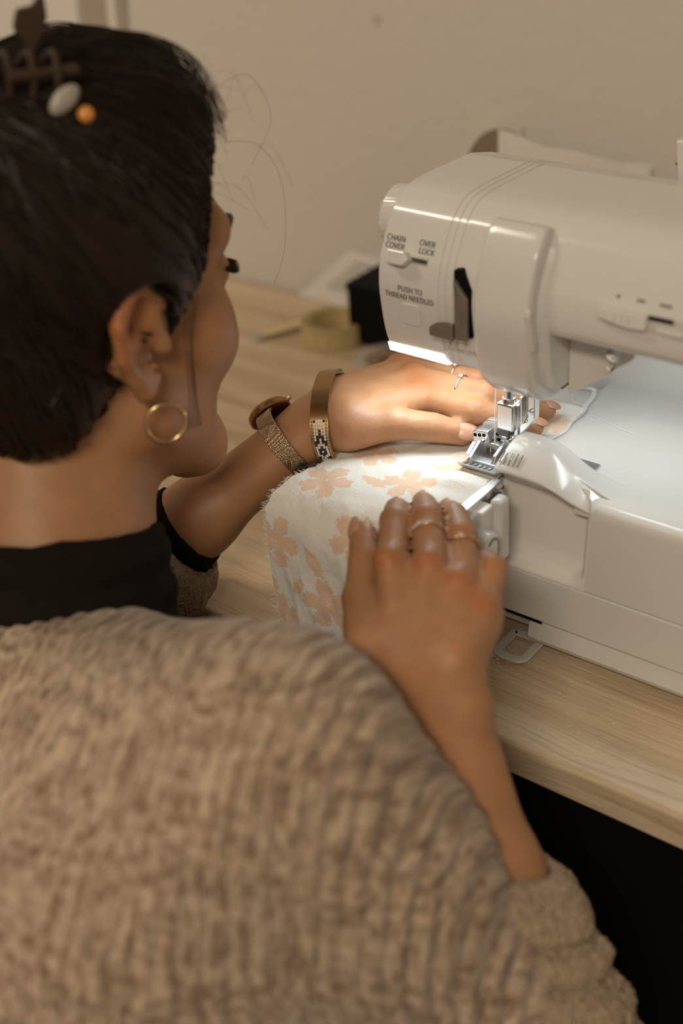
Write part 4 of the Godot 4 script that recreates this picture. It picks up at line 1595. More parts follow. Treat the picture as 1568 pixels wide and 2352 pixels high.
	for part in parts:
		var cs := PackedColorArray()
		for p in part.v:
			var g := mott.get_noise_3dv(p)
			var c := Vector3(0.41, 0.208, 0.103) * (1.0 + 0.12 * g)
			for s in spots:
				var d: float = p.distance_to(s[0]) / s[1]
				if d < 1.0:
					c = c.lerp(Vector3(0.40, 0.125, 0.040), s[2] * (1.0 - d * d) * (0.8 + 0.5 * g))
			cs.append(Color(c.x, c.y, c.z))
		part.c = cs
	var sm := mat(Color.WHITE, 0.48, 0.0, 0.45)
	sm.vertex_color_use_as_albedo = true
	sm.subsurf_scatter_enabled = true
	sm.subsurf_scatter_strength = 0.12
	sm.heightmap_enabled = true
	sm.heightmap_texture = noise_tex(0.11, 256, 3, 8, null, FastNoiseLite.TYPE_CELLULAR)
	sm.heightmap_scale = 0.012
	sm.uv1_triplanar = true
	sm.uv1_scale = Vector3.ONE * 38.0
	keep("body", joined(parts, off), sm, t)
	nails(t)
	hair(t)
	clothes(t)


func ellipsoid(mb: MB, c: Vector3, bs: Basis, r: Vector3, seg := 14) -> void:
	var rs := []
	for i in range(0, 9):
		var th := PI * i / 8.0
		var ring := PackedVector3Array()
		for j in seg:
			var ph := TAU * j / seg
			ring.append(c + bs * (Vector3(maxf(sin(th), 1e-4) * cos(ph), cos(th), maxf(sin(th), 1e-4) * sin(ph)) * r))
		rs.append(ring)
	mb.rings(rs, true, false, false)


func nails(t: Node3D) -> void:
	var m := mat(lin(0.50, 0.26, 0.16), 0.25, 0.0, 0.5)
	var mc := mat(lin(0.56, 0.30, 0.20), 0.25, 0.0, 0.5)
	for h in [[RF, Vector3(-0.05, 0.80, 0.55), Vector3(-0.75, 0.6, 0.25)], [LF, Vector3(0.05, 0.98, 0.15), Vector3(0.25, 0.70, 0.68)]]:
		for i in 5:
			var tip: Vector3 = h[0][i][3]
			var d: Vector3 = (tip - h[0][i][2]).normalized()
			var u: Vector3 = h[1] if i < 4 else h[2]
			u = (u - d * u.dot(d)).normalized()
			var s := d.cross(u)
			var r: float = FR[i][3]
			var mb := MB.new()
			ellipsoid(mb, tip + d * r * 0.25 + u * r * 0.80, Basis(s, u, d), Vector3(r * 0.74, r * 0.26, r * 1.05), 20)
			obj("fingernail", mb, m if i != 4 else mc, t)


func hair_field() -> Field:
	var hb := head_basis()
	var f := Field.new()
	f.ell(hp(0, 0.046, -0.022), Vector3(0.079, 0.086, 0.104), 0.02, hb)
	f.ell(hp(0, 0.092, 0.020), Vector3(0.064, 0.061, 0.074), 0.03, hb)
	f.cap(hp(0.055, 0.045, 0.0), hp(0.02, 0.09, -0.10), 0.035, 0.045, 0.05)
	f.cap(hp(-0.055, 0.045, 0.0), hp(-0.02, 0.09, -0.10), 0.035, 0.045, 0.05)
	f.cap(hp(0.045, -0.03, -0.055), hp(0.02, 0.05, -0.11), 0.030, 0.04, 0.05)
	f.cap(hp(-0.045, -0.03, -0.055), hp(-0.02, 0.05, -0.11), 0.030, 0.04, 0.05)
	# hairline: across the forehead and temples, then round the ear to the nape
	var n1 := (HU * -0.483 + HF * 0.876).normalized()
	f.put(2, Vector3.ZERO, n1, n1.dot(hp(0, 0.108, 0.083)), 0, 0.008)
	var n2 := (HU * -0.76 + HF * 0.65).normalized()
	f.put(2, Vector3.ZERO, n2, n2.dot(hp(0, -0.006, 0.026)), 0, 0.008)
	for s in [-1.0, 1.0]:
		f.put(4, hp(s * 0.088, 0.004, -0.003), Vector3(0.030, 0.033, 0.021), 0, 0, 0.008, hb.inverse())
	f.ell(hp(0.0, 0.115, -0.150), Vector3(0.052, 0.050, 0.048), 0.03, hb)
	return f


func hair(t: Node3D) -> void:
	var off: Vector3 = org[t]
	var f := hair_field()
	var m := mat(lin(0.013, 0.0075, 0.004), 0.44, 0.0, 0.4)
	m.rim_enabled = false
	var shell := keep("hair", joined([f.nets(Vector3(-0.36, 0.0, 0.03), Vector3(-0.02, 0.36, 0.42), 0.0045)], off), m, t)
	var rng := RandomNumberGenerator.new()
	rng.seed = 5
	var ids := f.all()
	var strands := MB.new()
	var bun := hp(0.0, 0.115, -0.125)
	for k in 1500:
		# start anywhere on the hairline or the scalp, run back to the bun
		var a := rng.randf_range(-1.0, 1.0)
		var st: Vector3
		if k % 3 < 2:
			var u := rng.randf_range(0.0, 1.0)
			var yy := lerpf(0.165, -0.03, u)
			st = hp(signf(a) * rng.randf_range(0.01, 0.10), yy, lerpf(0.10, -0.01, u * u))
		else:
			st = hp(signf(a) * rng.randf_range(0.02, 0.09), rng.randf_range(-0.08, 0.03), rng.randf_range(-0.12, -0.02))
		var end := bun + Vector3(rng.randf_range(-0.03, 0.03), rng.randf_range(-0.03, 0.03), rng.randf_range(-0.02, 0.02))
		var path := PackedVector3Array()
		var lift := rng.randf_range(-0.0008, 0.0016)
		var sway := rng.randf_range(-0.012, 0.012)
		var n := 12
		for i in n:
			var q := i / float(n - 1)
			var p := st.lerp(end, q) + HU * sin(q * PI) * (0.03 + sway)
			for it in 3:
				var e := 0.003
				var d := f.eval(p, ids)
				var g := Vector3(f.eval(p + Vector3(e, 0, 0), ids) - d, f.eval(p + Vector3(0, e, 0), ids) - d, f.eval(p + Vector3(0, 0, e), ids) - d)
				if g.length() > 1e-6:
					p -= g.normalized() * (d - lift)
			path.append(p)
		var rads := PackedFloat32Array()
		for i in n:
			rads.append(rng.randf_range(0.0007, 0.0013) * (1.0 if i < n - 1 else 0.5))
		strands.tube(path, rads, 4, false)
	obj("strands", strands, m, shell, 89.0).set_meta("kind", "stuff")
	# wisps that stand away from the head
	var w := MB.new()
	for k in 170:   # airy hair over the forehead
		var x0 := rng.randf_range(-0.03, 0.06)
		var up := rng.randf_range(0.002, 0.010)
		w.tube(smooth_path([hp(x0, 0.106 + rng.randf_range(-0.012, 0.01), 0.072 + up * 0.3), hp(x0, 0.133 + up * 0.6, 0.055 + up * 0.5 + rng.randf_range(-0.003, 0.003)), hp(x0 * 0.95, 0.148 + up * 0.8, 0.028), hp(x0 * 0.8, 0.149 + up * 0.4, -0.005), hp(x0 * 0.6, 0.140, -0.05)], 5), 0.00022, 3, false)
	for k in 24:
		var st := hp(rng.randf_range(0.01, 0.07), rng.randf_range(0.06, 0.15), rng.randf_range(0.045, 0.085))
		var d := (HF * rng.randf_range(0.4, 1.0) + HU * rng.randf_range(-0.6, 0.8) + HR * rng.randf_range(-0.4, 0.5)).normalized()
		var l := rng.randf_range(0.012, 0.04)
		w.tube(smooth_path([st, st + d * l * 0.5 + HU * 0.006, st + d * l - HU * rng.randf_range(-0.004, 0.015)], 4), 0.00008, 3, false)
	for q in [[hp(0.03, 0.09, 0.09), hp(0.03, 0.085, 0.115), hp(0.025, 0.06, 0.135), hp(0.02, 0.02, 0.14), hp(0.02, -0.005, 0.13)], [hp(0.03, 0.12, 0.085), hp(0.03, 0.125, 0.11), hp(0.03, 0.10, 0.125), hp(0.03, 0.075, 0.11)]]:
		w.tube(smooth_path(q, 8), 0.00010, 4, false)
	for k in 9:   # loose strands down the cheek
		var j := rng.randf_range(-0.006, 0.006)
		w.tube(smooth_path([hp(0.073, 0.020, 0.034 + j), hp(0.073, -0.004, 0.030 + j * 0.6), hp(0.070, -0.035, 0.032 + j * 0.5), hp(0.064, -0.062, 0.036 + j)], 5), 0.00016, 3, false)
	obj("loose_wisps", w, m, shell, 89.0).set_meta("kind", "stuff")
	# brow and lashes of the visible eye side
	for s in [-1.0, 1.0]:
		var b := MB.new()
		b.tube(smooth_path([hp(s * 0.018, 0.040, 0.0955), hp(s * 0.034, 0.047, 0.0880), hp(s * 0.047, 0.043, 0.0755), hp(s * 0.0520, 0.036, 0.0670)], 5), PackedFloat32Array([0.0022, 0.003, 0.003, 0.0032, 0.0034, 0.0034, 0.0034, 0.0034, 0.0032, 0.003, 0.003, 0.0028, 0.0025, 0.002, 0.0015, 0.001]), 8)
		obj("eyebrow", b, m, t)
		b = MB.new()
		for k in 22:
			var q := k / 21.0
			var st := hp(s * lerpf(0.022, 0.046, q), 0.0225 - 0.004 * absf(q - 0.5), lerpf(0.0850, 0.0760, q * q))
			var d: Vector3 = (HF * lerpf(1.0, 0.5, q) + HR * s * lerpf(0.0, 0.8, q) - HU * 0.25).normalized()
			b.tube(PackedVector3Array([st, st + d * 0.005, st + d * 0.009 + HU * 0.002]), PackedFloat32Array([0.0006, 0.0005, 0.0002]), 4, false)
		obj("eyelashes", b, m, t).set_meta("kind", "stuff")


func torso(f: Field, grow: float) -> void:
	f.cap(Vector3(-0.145, -0.065, 0.31), Vector3(-0.14, -0.20, 0.40), 0.082 + grow, 0.115 + grow, 0.05)
	f.cap(NECK + Vector3(0, -0.060, 0.035), SR, 0.054 + grow, 0.060 + grow, 0.05)
	f.cap(NECK + Vector3(0, -0.070, 0.035), SL, 0.052 + grow, 0.060 + grow, 0.05)
	f.cap(Vector3(-0.03, -0.09, 0.345), Vector3(-0.05, -0.42, 0.50), 0.092 + grow, 0.115 + grow, 0.06)
	f.cap(Vector3(-0.26, -0.09, 0.33), Vector3(-0.23, -0.42, 0.49), 0.092 + grow, 0.115 + grow, 0.06)
	f.cap(Vector3(-0.15, -0.1, 0.29), Vector3(-0.14, -0.35, 0.42), 0.09 + grow, 0.11 + grow, 0.05)
	f.cap(Vector3(0.0, -0.10, 0.36), Vector3(0.02, -0.30, 0.44), 0.085 + grow, 0.10 + grow, 0.06)


func knit_material(scale: float) -> StandardMaterial3D:
	# ribs with rows of stitches; melange yarn: streaks along the ribs and blotches; colour and relief from the same drawing
	var N := 512
	var im := Image.create(N, N, false, Image.FORMAT_RGB8)
	var hm := Image.create(N, N, false, Image.FORMAT_L8)
	var nz := FastNoiseLite.new()
	nz.seed = 13
	nz.frequency = 1.0
	nz.fractal_octaves = 3
	for y in N:
		for x in N:
			var fx := x / float(N)
			var fy := y / float(N)
			var a := fx * TAU
			var b := fy * TAU
			var rib := fposmod(fx * 16.0 + 0.06 * sin(b * 3.0), 1.0)
			var row := fposmod(fy * 26.0 + absf(rib - 0.5) * 0.9, 1.0)
			var h := sin(rib * PI) * 0.62 + sin(row * PI) * 0.38 * sin(rib * PI)
			var g := nz.get_noise_3d(cos(a) * 7.0 + 9.0, sin(a) * 7.0, cos(b) * 2.6) + nz.get_noise_3d(cos(b) * 3.0, sin(b) * 3.0 + 4.0, sin(a) * 8.0) * 0.8 + nz.get_noise_3d(cos(a) * 2.0, sin(b) * 2.0, cos(b) * 2.0 + sin(a)) * 0.5
			var fz := nz.get_noise_2d(fx * 130.0, fy * 130.0)
			var c := Vector3(0.19, 0.122, 0.075).lerp(Vector3(0.52, 0.40, 0.295), clampf(0.52 + g * 0.80 + fz * 0.25, 0.0, 1.0))
			im.set_pixel(x, y, Color(c.x, c.y, c.z).linear_to_srgb())
			hm.set_pixel(x, y, Color.from_hsv(0, 0, clampf(h * 0.85 + fz * 0.15 + 0.05, 0, 1)))
	var m := mat(Color.WHITE, 0.95, 0.0, 0.2)
	m.albedo_texture = ImageTexture.create_from_image(im)
	m.heightmap_enabled = true
	m.heightmap_texture = ImageTexture.create_from_image(hm)
	m.heightmap_scale = 0.16
	m.uv1_scale = Vector3.ONE * scale
	m.rim_enabled = true
	m.rim = 0.5
	m.rim_tint = 0.6
	return m


func sleeve(mb: MB, a: Vector3, b: Vector3, prof: Array, tilt: Vector3, sd: int) -> Array:
	# knitted tube round the axis a->b; prof: [t, radius]; returns [point, normal, along] samples for stitches
	var ax := (b - a).normalized()
	var x := ax.cross(Vector3.UP).normalized()
	var y := ax.cross(x)
	var nz := FastNoiseLite.new()
	nz.seed = sd
	nz.frequency = 1.0
	var rs := []
	var ctl := []
	for p in prof:
		ctl.append(Vector2(p[0], p[1]))
	var fine := smooth2(ctl, 6)
	for p in fine:
		var ring := PackedVector3Array()
		for i in 64:
			var an := TAU * i / 64.0
			var r: float = p.y * (1.0 + 0.06 * nz.get_noise_3d(cos(an) * 2.0, sin(an) * 2.0, p.x * 22.0)) + nz.get_noise_3d(cos(an) * 7.0, sin(an) * 7.0, p.x * 90.0) * 0.0012
			var rd := x * cos(an) + y * sin(an)
			ring.append(a + ax * (p.x + tilt.dot(rd) * p.y) + rd * r)
		rs.append(ring)
	mb.rings(rs, true, false, false, 3.0, 3.0)
	return rs


func stitches(rs: Array, called: String, m: Material, t: Node3D, rows: int, sd: int, from := 0.0, to := 1.0) -> void:
	# raised yarn stitches lying on a sleeve surface, two to a V
	var mb := MB.new()
	ellipsoid(mb, Vector3.ZERO, Basis.IDENTITY, Vector3(0.5, 1.0, 0.5), 7)
	var mm := MultiMesh.new()
	mm.transform_format = MultiMesh.TRANSFORM_3D
	mm.use_colors = true
	var me := mb.mesh(80.0)
	me.surface_set_material(0, m)
	mm.mesh = me
	var rng := RandomNumberGenerator.new()
	rng.seed = sd
	var tr := []
	var n: int = rs[0].size()
	for i in n:
		for q in rows:
			var u := lerpf(from, to, q / float(rows)) * (rs.size() - 2)
			var j := int(u)
			var p: Vector3 = rs[j][i].lerp(rs[j + 1][i], u - j)
			var al: Vector3 = (rs[j + 1][i] - rs[j][i]).normalized()
			var ac: Vector3 = (rs[j][(i + 1) % n] - rs[j][i])
			var w := ac.length()
			ac = ac.normalized()
			var nr := al.cross(ac).normalized()
			for s in [-1.0, 1.0]:
				var d: Vector3 = (al + ac * s * 0.75).normalized()
				var l: float = rng.randf_range(0.9, 1.3) * w * 0.62
				var bs := Basis(d.cross(nr) * w * 0.48, d * l, nr * w * 0.5)
				tr.append(Transform3D(bs, p + ac * s * w * 0.24 + nr * rng.randf_range(-0.0003, 0.0006) + al * rng.randf_range(-0.0004, 0.0004) - org[t]))
	mm.instance_count = tr.size()
	for i in tr.size():
		mm.set_instance_transform(i, tr[i])
		var g := rng.randf_range(0.75, 1.12)
		mm.set_instance_color(i, Color(0.40 * g, 0.305 * g, 0.215 * g))
	var o := MultiMeshInstance3D.new()
	o.name = called
	o.multimesh = mm
	o.set_meta("kind", "stuff")
	t.add_child(o, true)


func smooth_normals(v: PackedVector3Array, idx: PackedInt32Array) -> PackedVector3Array:
	var n := PackedVector3Array()
	n.resize(v.size())
	for i in range(0, idx.size(), 3):
		var f := (v[idx[i + 2]] - v[idx[i]]).cross(v[idx[i + 1]] - v[idx[i]])
		n[idx[i]] += f
		n[idx[i + 1]] += f
		n[idx[i + 2]] += f
	for i in n.size():
		n[i] = n[i].normalized()
	return n


func clothes(t: Node3D) -> void:
	var off: Vector3 = org[t]
	# sweater body, right upper arm, left upper arm
	var f := Field.new()
	torso(f, 0.0)
	f.cap(SR, SR.lerp(ER, 0.3), 0.066, 0.064, 0.05)
	f.cap(SR.lerp(ER, 0.3), SR.lerp(ER, 0.62), 0.064, 0.050, 0.03)
	f.cap(SR.lerp(ER, 0.62), ER, 0.050, 0.040, 0.02)
	f.cap(ER, ER.lerp(WR, 0.10), 0.041, 0.040, 0.02)
	f.cap(SL, EL, 0.068, 0.056, 0.05)
	f.cap(EL, EL.lerp(WL, 0.15), 0.054, 0.048, 0.03)
	var nk := (hp(0, -0.03, -0.03) - NECK).normalized()
	f.put(3, NECK - nk * 0.06, NECK + nk * 0.12, 0.066, 0.075, 0.012)
	var arm_ax := (ER - SR).normalized()
	var bx := Vector3(0.97, 0.02, -0.23).normalized()
	var dn := Vector3(0.14, -0.81, 0.55).normalized()
	dn = (dn - bx * dn.dot(bx)).normalized()
	var knit: Dictionary = f.nets(Vector3(-0.47, -0.56, 0.06), Vector3(0.32, 0.09, 0.68), 0.0034)
	var uv := PackedVector2Array()
	var sx := arm_ax.cross(Vector3.UP).normalized()
	var sy := arm_ax.cross(sx)
	for p in knit.v:
		uv.append(Vector2((p - NECK).dot(bx), (p - NECK).dot(dn)))
	knit.t = uv
	# the ribs and stitch rows stand out of the cloth
	for i in knit.v.size():
		var rb := fposmod(uv[i].x * 7.0 * 16.0 + 0.06 * sin(uv[i].y * 7.0 * TAU * 3.0), 1.0)
		knit.v[i] += knit.n[i] * (sin(rb * PI) * 0.0024 - 0.0013)
	knit.n = smooth_normals(knit.v, knit.i)
	var km := knit_material(7.0)
	M.knit = km
	var sw := keep("sweater", joined([knit], off), km, t)
	var ks: StandardMaterial3D = km.duplicate()
	ks.uv1_scale = Vector3(0.7, 0.7, 1)
	# right sleeve pushed up in folds over the forearm
	var mb := MB.new()
	var a := WR.lerp(ER, 0.40)
	var L := a.distance_to(ER)
	var rs := sleeve(mb, a, ER, [[-0.001, 0.031], [0.000, 0.037], [0.006, 0.0425], [0.016, 0.0455], [0.025, 0.0455], [0.029, 0.0420], [0.0285, 0.0360], [0.031, 0.0400], [0.037, 0.0475], [0.044, 0.0490], [0.050, 0.0450], [0.0495, 0.0390], [0.053, 0.0440], [0.061, 0.0520], [0.070, 0.0540], [0.077, 0.0500], [0.0765, 0.0430], [0.081, 0.0490], [0.092, 0.0560], [0.108, 0.0580], [L, 0.058], [L + 0.03, 0.045]], Vector3(0.44, -0.03, -0.33), 3)
	obj("right_sleeve", mb, ks, sw, 89.0)
	# left cuff, in focus: stitches are built
	mb = MB.new()
	var la := WL.lerp(EL, 0.52)
	var rl := sleeve(mb, la, EL, [[-0.001, 0.034], [0.001, 0.040], [0.007, 0.046], [0.017, 0.0495], [0.030, 0.0500], [0.038, 0.0460], [0.048, 0.0500], [0.070, 0.052], [0.10, 0.050]], Vector3(0.05, 0.05, 0.05), 8)
	obj("left_sleeve", mb, ks, sw, 89.0)
	var yarn := mat(Color.WHITE, 0.95, 0.0, 0.2)
	yarn.vertex_color_use_as_albedo = true
	stitches(rl, "left_cuff_stitches", yarn, sw, 24, 2, 0.10, 0.95)
	stitches(rs, "right_sleeve_stitches", yarn, sw, 46, 6, 0.03, 0.92)
	# black undershirt: sleeve hem on the left forearm and the high collar
	mb = MB.new()
	sleeve(mb, WL.lerp(EL, 0.475), EL, [[-0.001, 0.0285], [0.0, 0.0305], [0.004, 0.0315], [0.02, 0.0335], [0.05, 0.038]], Vector3(0.05, 0.05, 0.05), 15)
	obj("undershirt_sleeve", mb, M.black_knit, t, 89.0)
	mb = MB.new()
	var base := NECK - nk * 0.045 + Vector3(0.004, 0, 0.0)
	var c0 := [[-0.03, 0.076], [-0.01, 0.075], [0.008, 0.072], [0.018, 0.0705], [0.027, 0.0715], [0.038, 0.068], [0.048, 0.069], [0.057, 0.0665], [0.063, 0.065], [0.0655, 0.063], [0.064, 0.060], [0.05, 0.058]]
	var rc := []
	var nz := FastNoiseLite.new()
	nz.seed = 2
	nz.frequency = 1.0
	var x := nk.cross(HF).normalized()
	var y := nk.cross(x)
	var pr := []
	for c in c0:
		pr.append(Vector2(c[0], c[1]))
	for p in smooth2(pr, 4):
		var ring := PackedVector3Array()
		for i in 72:
			var an := TAU * i / 72.0
			var r: float = p.y + nz.get_noise_3d(cos(an) * 1.6, sin(an) * 1.6, p.x * 45.0) * 0.004
			ring.append(base + nk * (p.x + nz.get_noise_2d(cos(an) * 1.3, sin(an) * 1.3) * 0.004) + (x * cos(an) + y * sin(an)) * r)
		rc.append(ring)
	mb.rings(rc, true, false, false)
	obj("turtleneck_collar", mb, M.black_knit, t, 89.0)
	# black trousers
	f = Field.new()
	for s in [Vector3(-0.075, -0.40, 0.52), Vector3(-0.24, -0.40, 0.50)]:
		var knee: Vector3 = s + Vector3(0.02, 0.03, -0.44)
		f.cap(s, knee, 0.086, 0.062, 0.05)
		f.cap(knee, knee + Vector3(0.0, -0.39, 0.06), 0.060, 0.050, 0.03)
	f.cap(Vector3(-0.05, -0.38, 0.52), Vector3(-0.22, -0.38, 0.50), 0.11, 0.11, 0.05)
	keep("trousers", joined([f.nets(Vector3(-0.42, -0.86, -0.02), Vector3(0.2, -0.24, 0.72), 0.016)], off), M.black_knit, t)
	# stool she sits on
	var st := thing("stool", "black round stool under the seated woman", "stool", Vector3(-0.13, FY, 0.53))
	mb = MB.new()
	mb.cyl(Vector3(-0.13, -0.535, 0.53), Vector3(-0.13, -0.485, 0.53), 0.17, 0.17, 40, 0.012)
	obj("seat", mb, M.dark, st)
	for k in 4:
		var an := TAU * (k + 0.5) / 4.0
		mb = MB.new()
		mb.cyl(Vector3(-0.13 + cos(an) * 0.11, -0.53, 0.53 + sin(an) * 0.11), Vector3(-0.13 + cos(an) * 0.18, FY, 0.53 + sin(an) * 0.18), 0.012, 0.012)
		obj("leg", mb, M.dark, st)


# ---------------------------------------------------------------- jewellery
func ring_on(called: String, label: String, c: Vector3, ax: Vector3, r: float, wire: float, m: Material, up: Vector3, gems: Array, group: String) -> void:
	var t := thing(called, label, "ring", c, group)
	var z := ax.normalized()
	var y := (up - z * up.dot(z)).normalized()
	var x := y.cross(z)
	var pts := PackedVector3Array()
	for i in 40:
		var an := TAU * i / 40.0
		pts.append(c + (x * cos(an) + y * sin(an)) * r)
	var mb := MB.new()
	mb.tube(pts, wire, 8, false, true)
	obj("band", mb, m, t, 80.0)
	for g in gems:
		mb = MB.new()
		var p: Vector3 = c + (x * cos(PI / 2 + g[0]) + y * sin(PI / 2 + g[0])) * (r + wire + g[1] * 0.4)
		ellipsoid(mb, p, Basis(x, y, z), Vector3(g[1], g[1] * 0.8, g[1]), 8)
		obj("stone", mb, M.gem, t, 10.0)


func band_ring(c: Vector3, ax: Vector3, up: Vector3, ru: float, rs: float, half: float, th: float, a0: float, a1: float, n: int) -> MB:
	# flat band round an axis: ru radius along up, rs sideways, from angle a0 to a1 (0 = up)
	var mb := MB.new()
	var z := ax.normalized()
	var y := (up - z * up.dot(z)).normalized()
	var x := z.cross(y)
	var rs2 := []
	for i in n + 1:
		var an := lerpf(a0, a1, i / float(n))
		var d := y * cos(an) * ru + x * sin(an) * rs
		var o := (y * cos(an) / ru + x * sin(an) / rs).normalized()
		var p := c + d
		rs2.append(PackedVector3Array([p - z * half, p - z * (half - th * 0.4) + o * th, p + z * (half - th * 0.4) + o * th, p + z * half, p + z * half - o * th * 0.2, p - z * half - o * th * 0.2]))
	mb.rings(rs2, true, true, true)
	return mb


func jewellery() -> void:
	ring_on("finger_ring", "thin gold ring with a row of small clear stones on the right middle finger", RF[1][0].lerp(RF[1][1], 0.64), RF[1][1] - RF[1][0], 0.0096, 0.0007, M.gold, Vector3(0.1, 0.8, 0.45), [[0.42, 0.0009], [0.22, 0.0010], [0.0, 0.0012], [-0.26, 0.0017], [-0.52, 0.0011], [-0.72, 0.0009]], "gold rings on the right hand")
	ring_on("finger_ring", "plain gold ring with one small stone on the right ring finger", RF[2][0].lerp(RF[2][1], 0.74), RF[2][1] - RF[2][0], 0.0092, 0.0008, M.gold, Vector3(-0.1, 0.8, 0.45), [[0.25, 0.0014]], "gold rings on the right hand")
	ring_on("finger_ring", "thin silver ring with one clear stone on the left middle finger", LF[1][0].lerp(LF[1][1], 0.70), LF[1][1] - LF[1][0], 0.0096, 0.0007, M.silver, Vector3(0, 1, 0.1), [[0.0, 0.0015]], "rings on the left hand")
	ring_on("finger_ring", "silver ring with a small stone on the left ring finger, half hidden", LF[2][0].lerp(LF[2][1], 0.72), LF[2][1] - LF[2][0], 0.0094, 0.0007, M.silver, Vector3(0, 1, 0.1), [[0.0, 0.0016]], "rings on the left hand")
	# hoop earring
	var c := hp(0.081, -0.046, 0.006)
	var t := thing("hoop_earring", "small gold hoop earring hanging from the right ear", "earring", c)
	var pts := PackedVector3Array()
	for i in 48:
		var an := TAU * i / 48.0
		pts.append(c + (HU * cos(an) + (HF * 0.93 + HR * 0.36) * sin(an)) * 0.0112)
	var mb := MB.new()
	mb.tube(pts, 0.0013, 10, false, true)
	obj("hoop", mb, M.gold, t, 80.0)
	# watch
	var ax := (EL - WL).normalized()
	var wc := WL + ax * 0.030
	var fu := Vector3(-0.62, 0.62, -0.45)   # towards the dial, on the back of the wrist
	fu = (fu - ax * fu.dot(ax)).normalized()
	t = thing("wristwatch", "slim rose gold watch with a woven mesh strap on the left wrist", "watch", wc)
	var strap := obj("mesh_strap", band_ring(wc, ax, fu, 0.0262, 0.0300, 0.0062, 0.0012, 0.40, TAU - 0.40, 70), strap_material(), t, 60.0)
	mb = band_ring(wc, ax, fu, 0.0272, 0.0310, 0.0068, 0.0014, 2.05, 2.75, 16)
	obj("clasp", mb, M.gold_dark, t, 30.0)
	mb = band_ring(wc, ax, fu, 0.0268, 0.0306, 0.0066, 0.0014, 0.42, 0.54, 4)
	obj("lug", mb, M.gold, t, 30.0)
	mb = MB.new()
	var dc := wc + fu * 0.0268
	mb.lathe([Vector2(0, 0), Vector2(0.0148, 0), Vector2(0.0158, 0.0010), Vector2(0.0158, 0.0040), Vector2(0.0148, 0.0056), Vector2(0.0136, 0.0058), Vector2(0, 0.0058)], dc - fu * 0.001, fu, 48)
	var cs := obj("case", mb, M.gold_dark, t, 30.0)
	mb = MB.new()
	mb.cyl(dc + fu * 0.0049, dc + fu * 0.0052, 0.0134, 0.0134, 40)
	obj("dial", mb, M.paper, cs)
	mb = MB.new()
	var sd := fu.cross(ax).normalized()
	mb.cyl(dc + fu * 0.002 - ax * 0.0155, dc + fu * 0.002 - ax * 0.0185, 0.0016, 0.0016, 14, 0.0003)
	obj("crown", mb, M.gold, cs)
	mb = MB.new()   # loose dark strap end below the wrist
	var e0 := wc - fu * 0.020 - ax * 0.004 + sd * 0.0
	mb = band_ring(wc - ax * 0.0135, ax * 0.94 + fu * 0.3, fu, 0.0325, 0.0300, 0.0060, 0.0014, 2.9, 3.7, 16)
	obj("strap_end", mb, M.leather, t, 40.0)
	# brass cuff with a beaded panel
	var hd: Vector3 = (LF[1][0] - WL).normalized()
	var bax := Vector3(0.88, 0.10, -0.46).normalized()
	var bc := Vector3(-0.1105, 0.0193, 0.0374)
	var bu := Vector3(0.0, 1.0, 0.1)
	t = thing("cuff_bracelet", "wide brass cuff bracelet with a black and white beaded panel on the left wrist", "bracelet", bc)
	obj("cuff", band_ring(bc, bax, bu, 0.0262, 0.0370, 0.0064, 0.0009, -0.9, 5.2, 90), M.gold_dark, t, 60.0)
	var z := bax
	var y := (bu - z * bu.dot(z)).normalized()
	var x := z.cross(y)
	var pat := [".###.", "#####", "#####", "##.##", "##.##", "#...#", "#.#.#", "..#..", ".###.", "##.##", "#...#", "#.#.#", "#...#", "##.##", ".###.", "..#..", ".....", "#.#.#", "##.##", "#...#", "..#..", ".###."]
	var wb := MB.new()
	var kb := MB.new()
	var ob := MB.new()
	for r in pat.size():
		var an := lerpf(0.98, 2.45, r / float(pat.size() - 1))
		for q in 7:
			var p := bc + y * cos(an) * 0.0272 + x * sin(an) * 0.0380 + z * (q - 3) * 0.00165
			var tgt := ob
			if q > 0 and q < 6:
				tgt = wb if (pat[r] as String)[q - 1] == "#" else kb
			var o := (y * cos(an) + x * sin(an)).normalized()
			ellipsoid(tgt, p, Basis(z, o, z.cross(o)), Vector3(0.00085, 0.0008, 0.00105), 6)
	obj("white_beads", wb, M.bead_white, t, 80.0).set_meta("kind", "stuff")
	obj("black_beads", kb, M.bead_black, t, 80.0).set_meta("kind", "stuff")
	obj("edge_beads", ob, M.bead_brown, t, 80.0).set_meta("kind", "stuff")
	# hair claw with stones
	var hc := hp(0.052, 0.135, -0.030)
	t = thing("hair_clip", "dark hair claw set with a pale stone and a small amber stone", "hair clip", hc)
	mb = MB.new()
	for k in 3:
		var o := HR * (0.006 * k - 0.01) + HF * (0.010 * k - 0.016)
		mb.tube(smooth_path([hc + o - HU * 0.012, hc + o + HU * 0.006 + HR * 0.004, hc + o + HU * 0.016, hc + o + HU * 0.008 - HR * 0.014], 5), 0.0017, 8)
	mb.tube(PackedVector3Array([hc - HF * 0.02 + HU * 0.006, hc + HF * 0.018 + HU * 0.006]), 0.003, 8)
	obj("claw", mb, M.leather, t)
	mb = MB.new()
	mb.slab(rpoly([Vector2(0, 0), Vector2(-0.009, 0.014), Vector2(-0.006, 0.023), Vector2(0.003, 0.024), Vector2(0.009, 0.032), Vector2(0.010, 0.018), Vector2(0.006, 0.010)], 0.002), hc + HU * 0.012 + HF * 0.004 - HR * 0.02, HF, HU, HR, 0.003, 0.0006)
	obj("leaf_ornament", mb, M.leather, t)
	mb = MB.new()
	ellipsoid(mb, hc + HR * 0.010 - HU * 0.006 + HF * 0.004, head_basis().rotated(HR, 0.6), Vector3(0.0040, 0.0055, 0.0100), 14)
	obj("pale_stone", mb, mat(lin(0.40, 0.36, 0.31), 0.3), t)
	mb = MB.new()
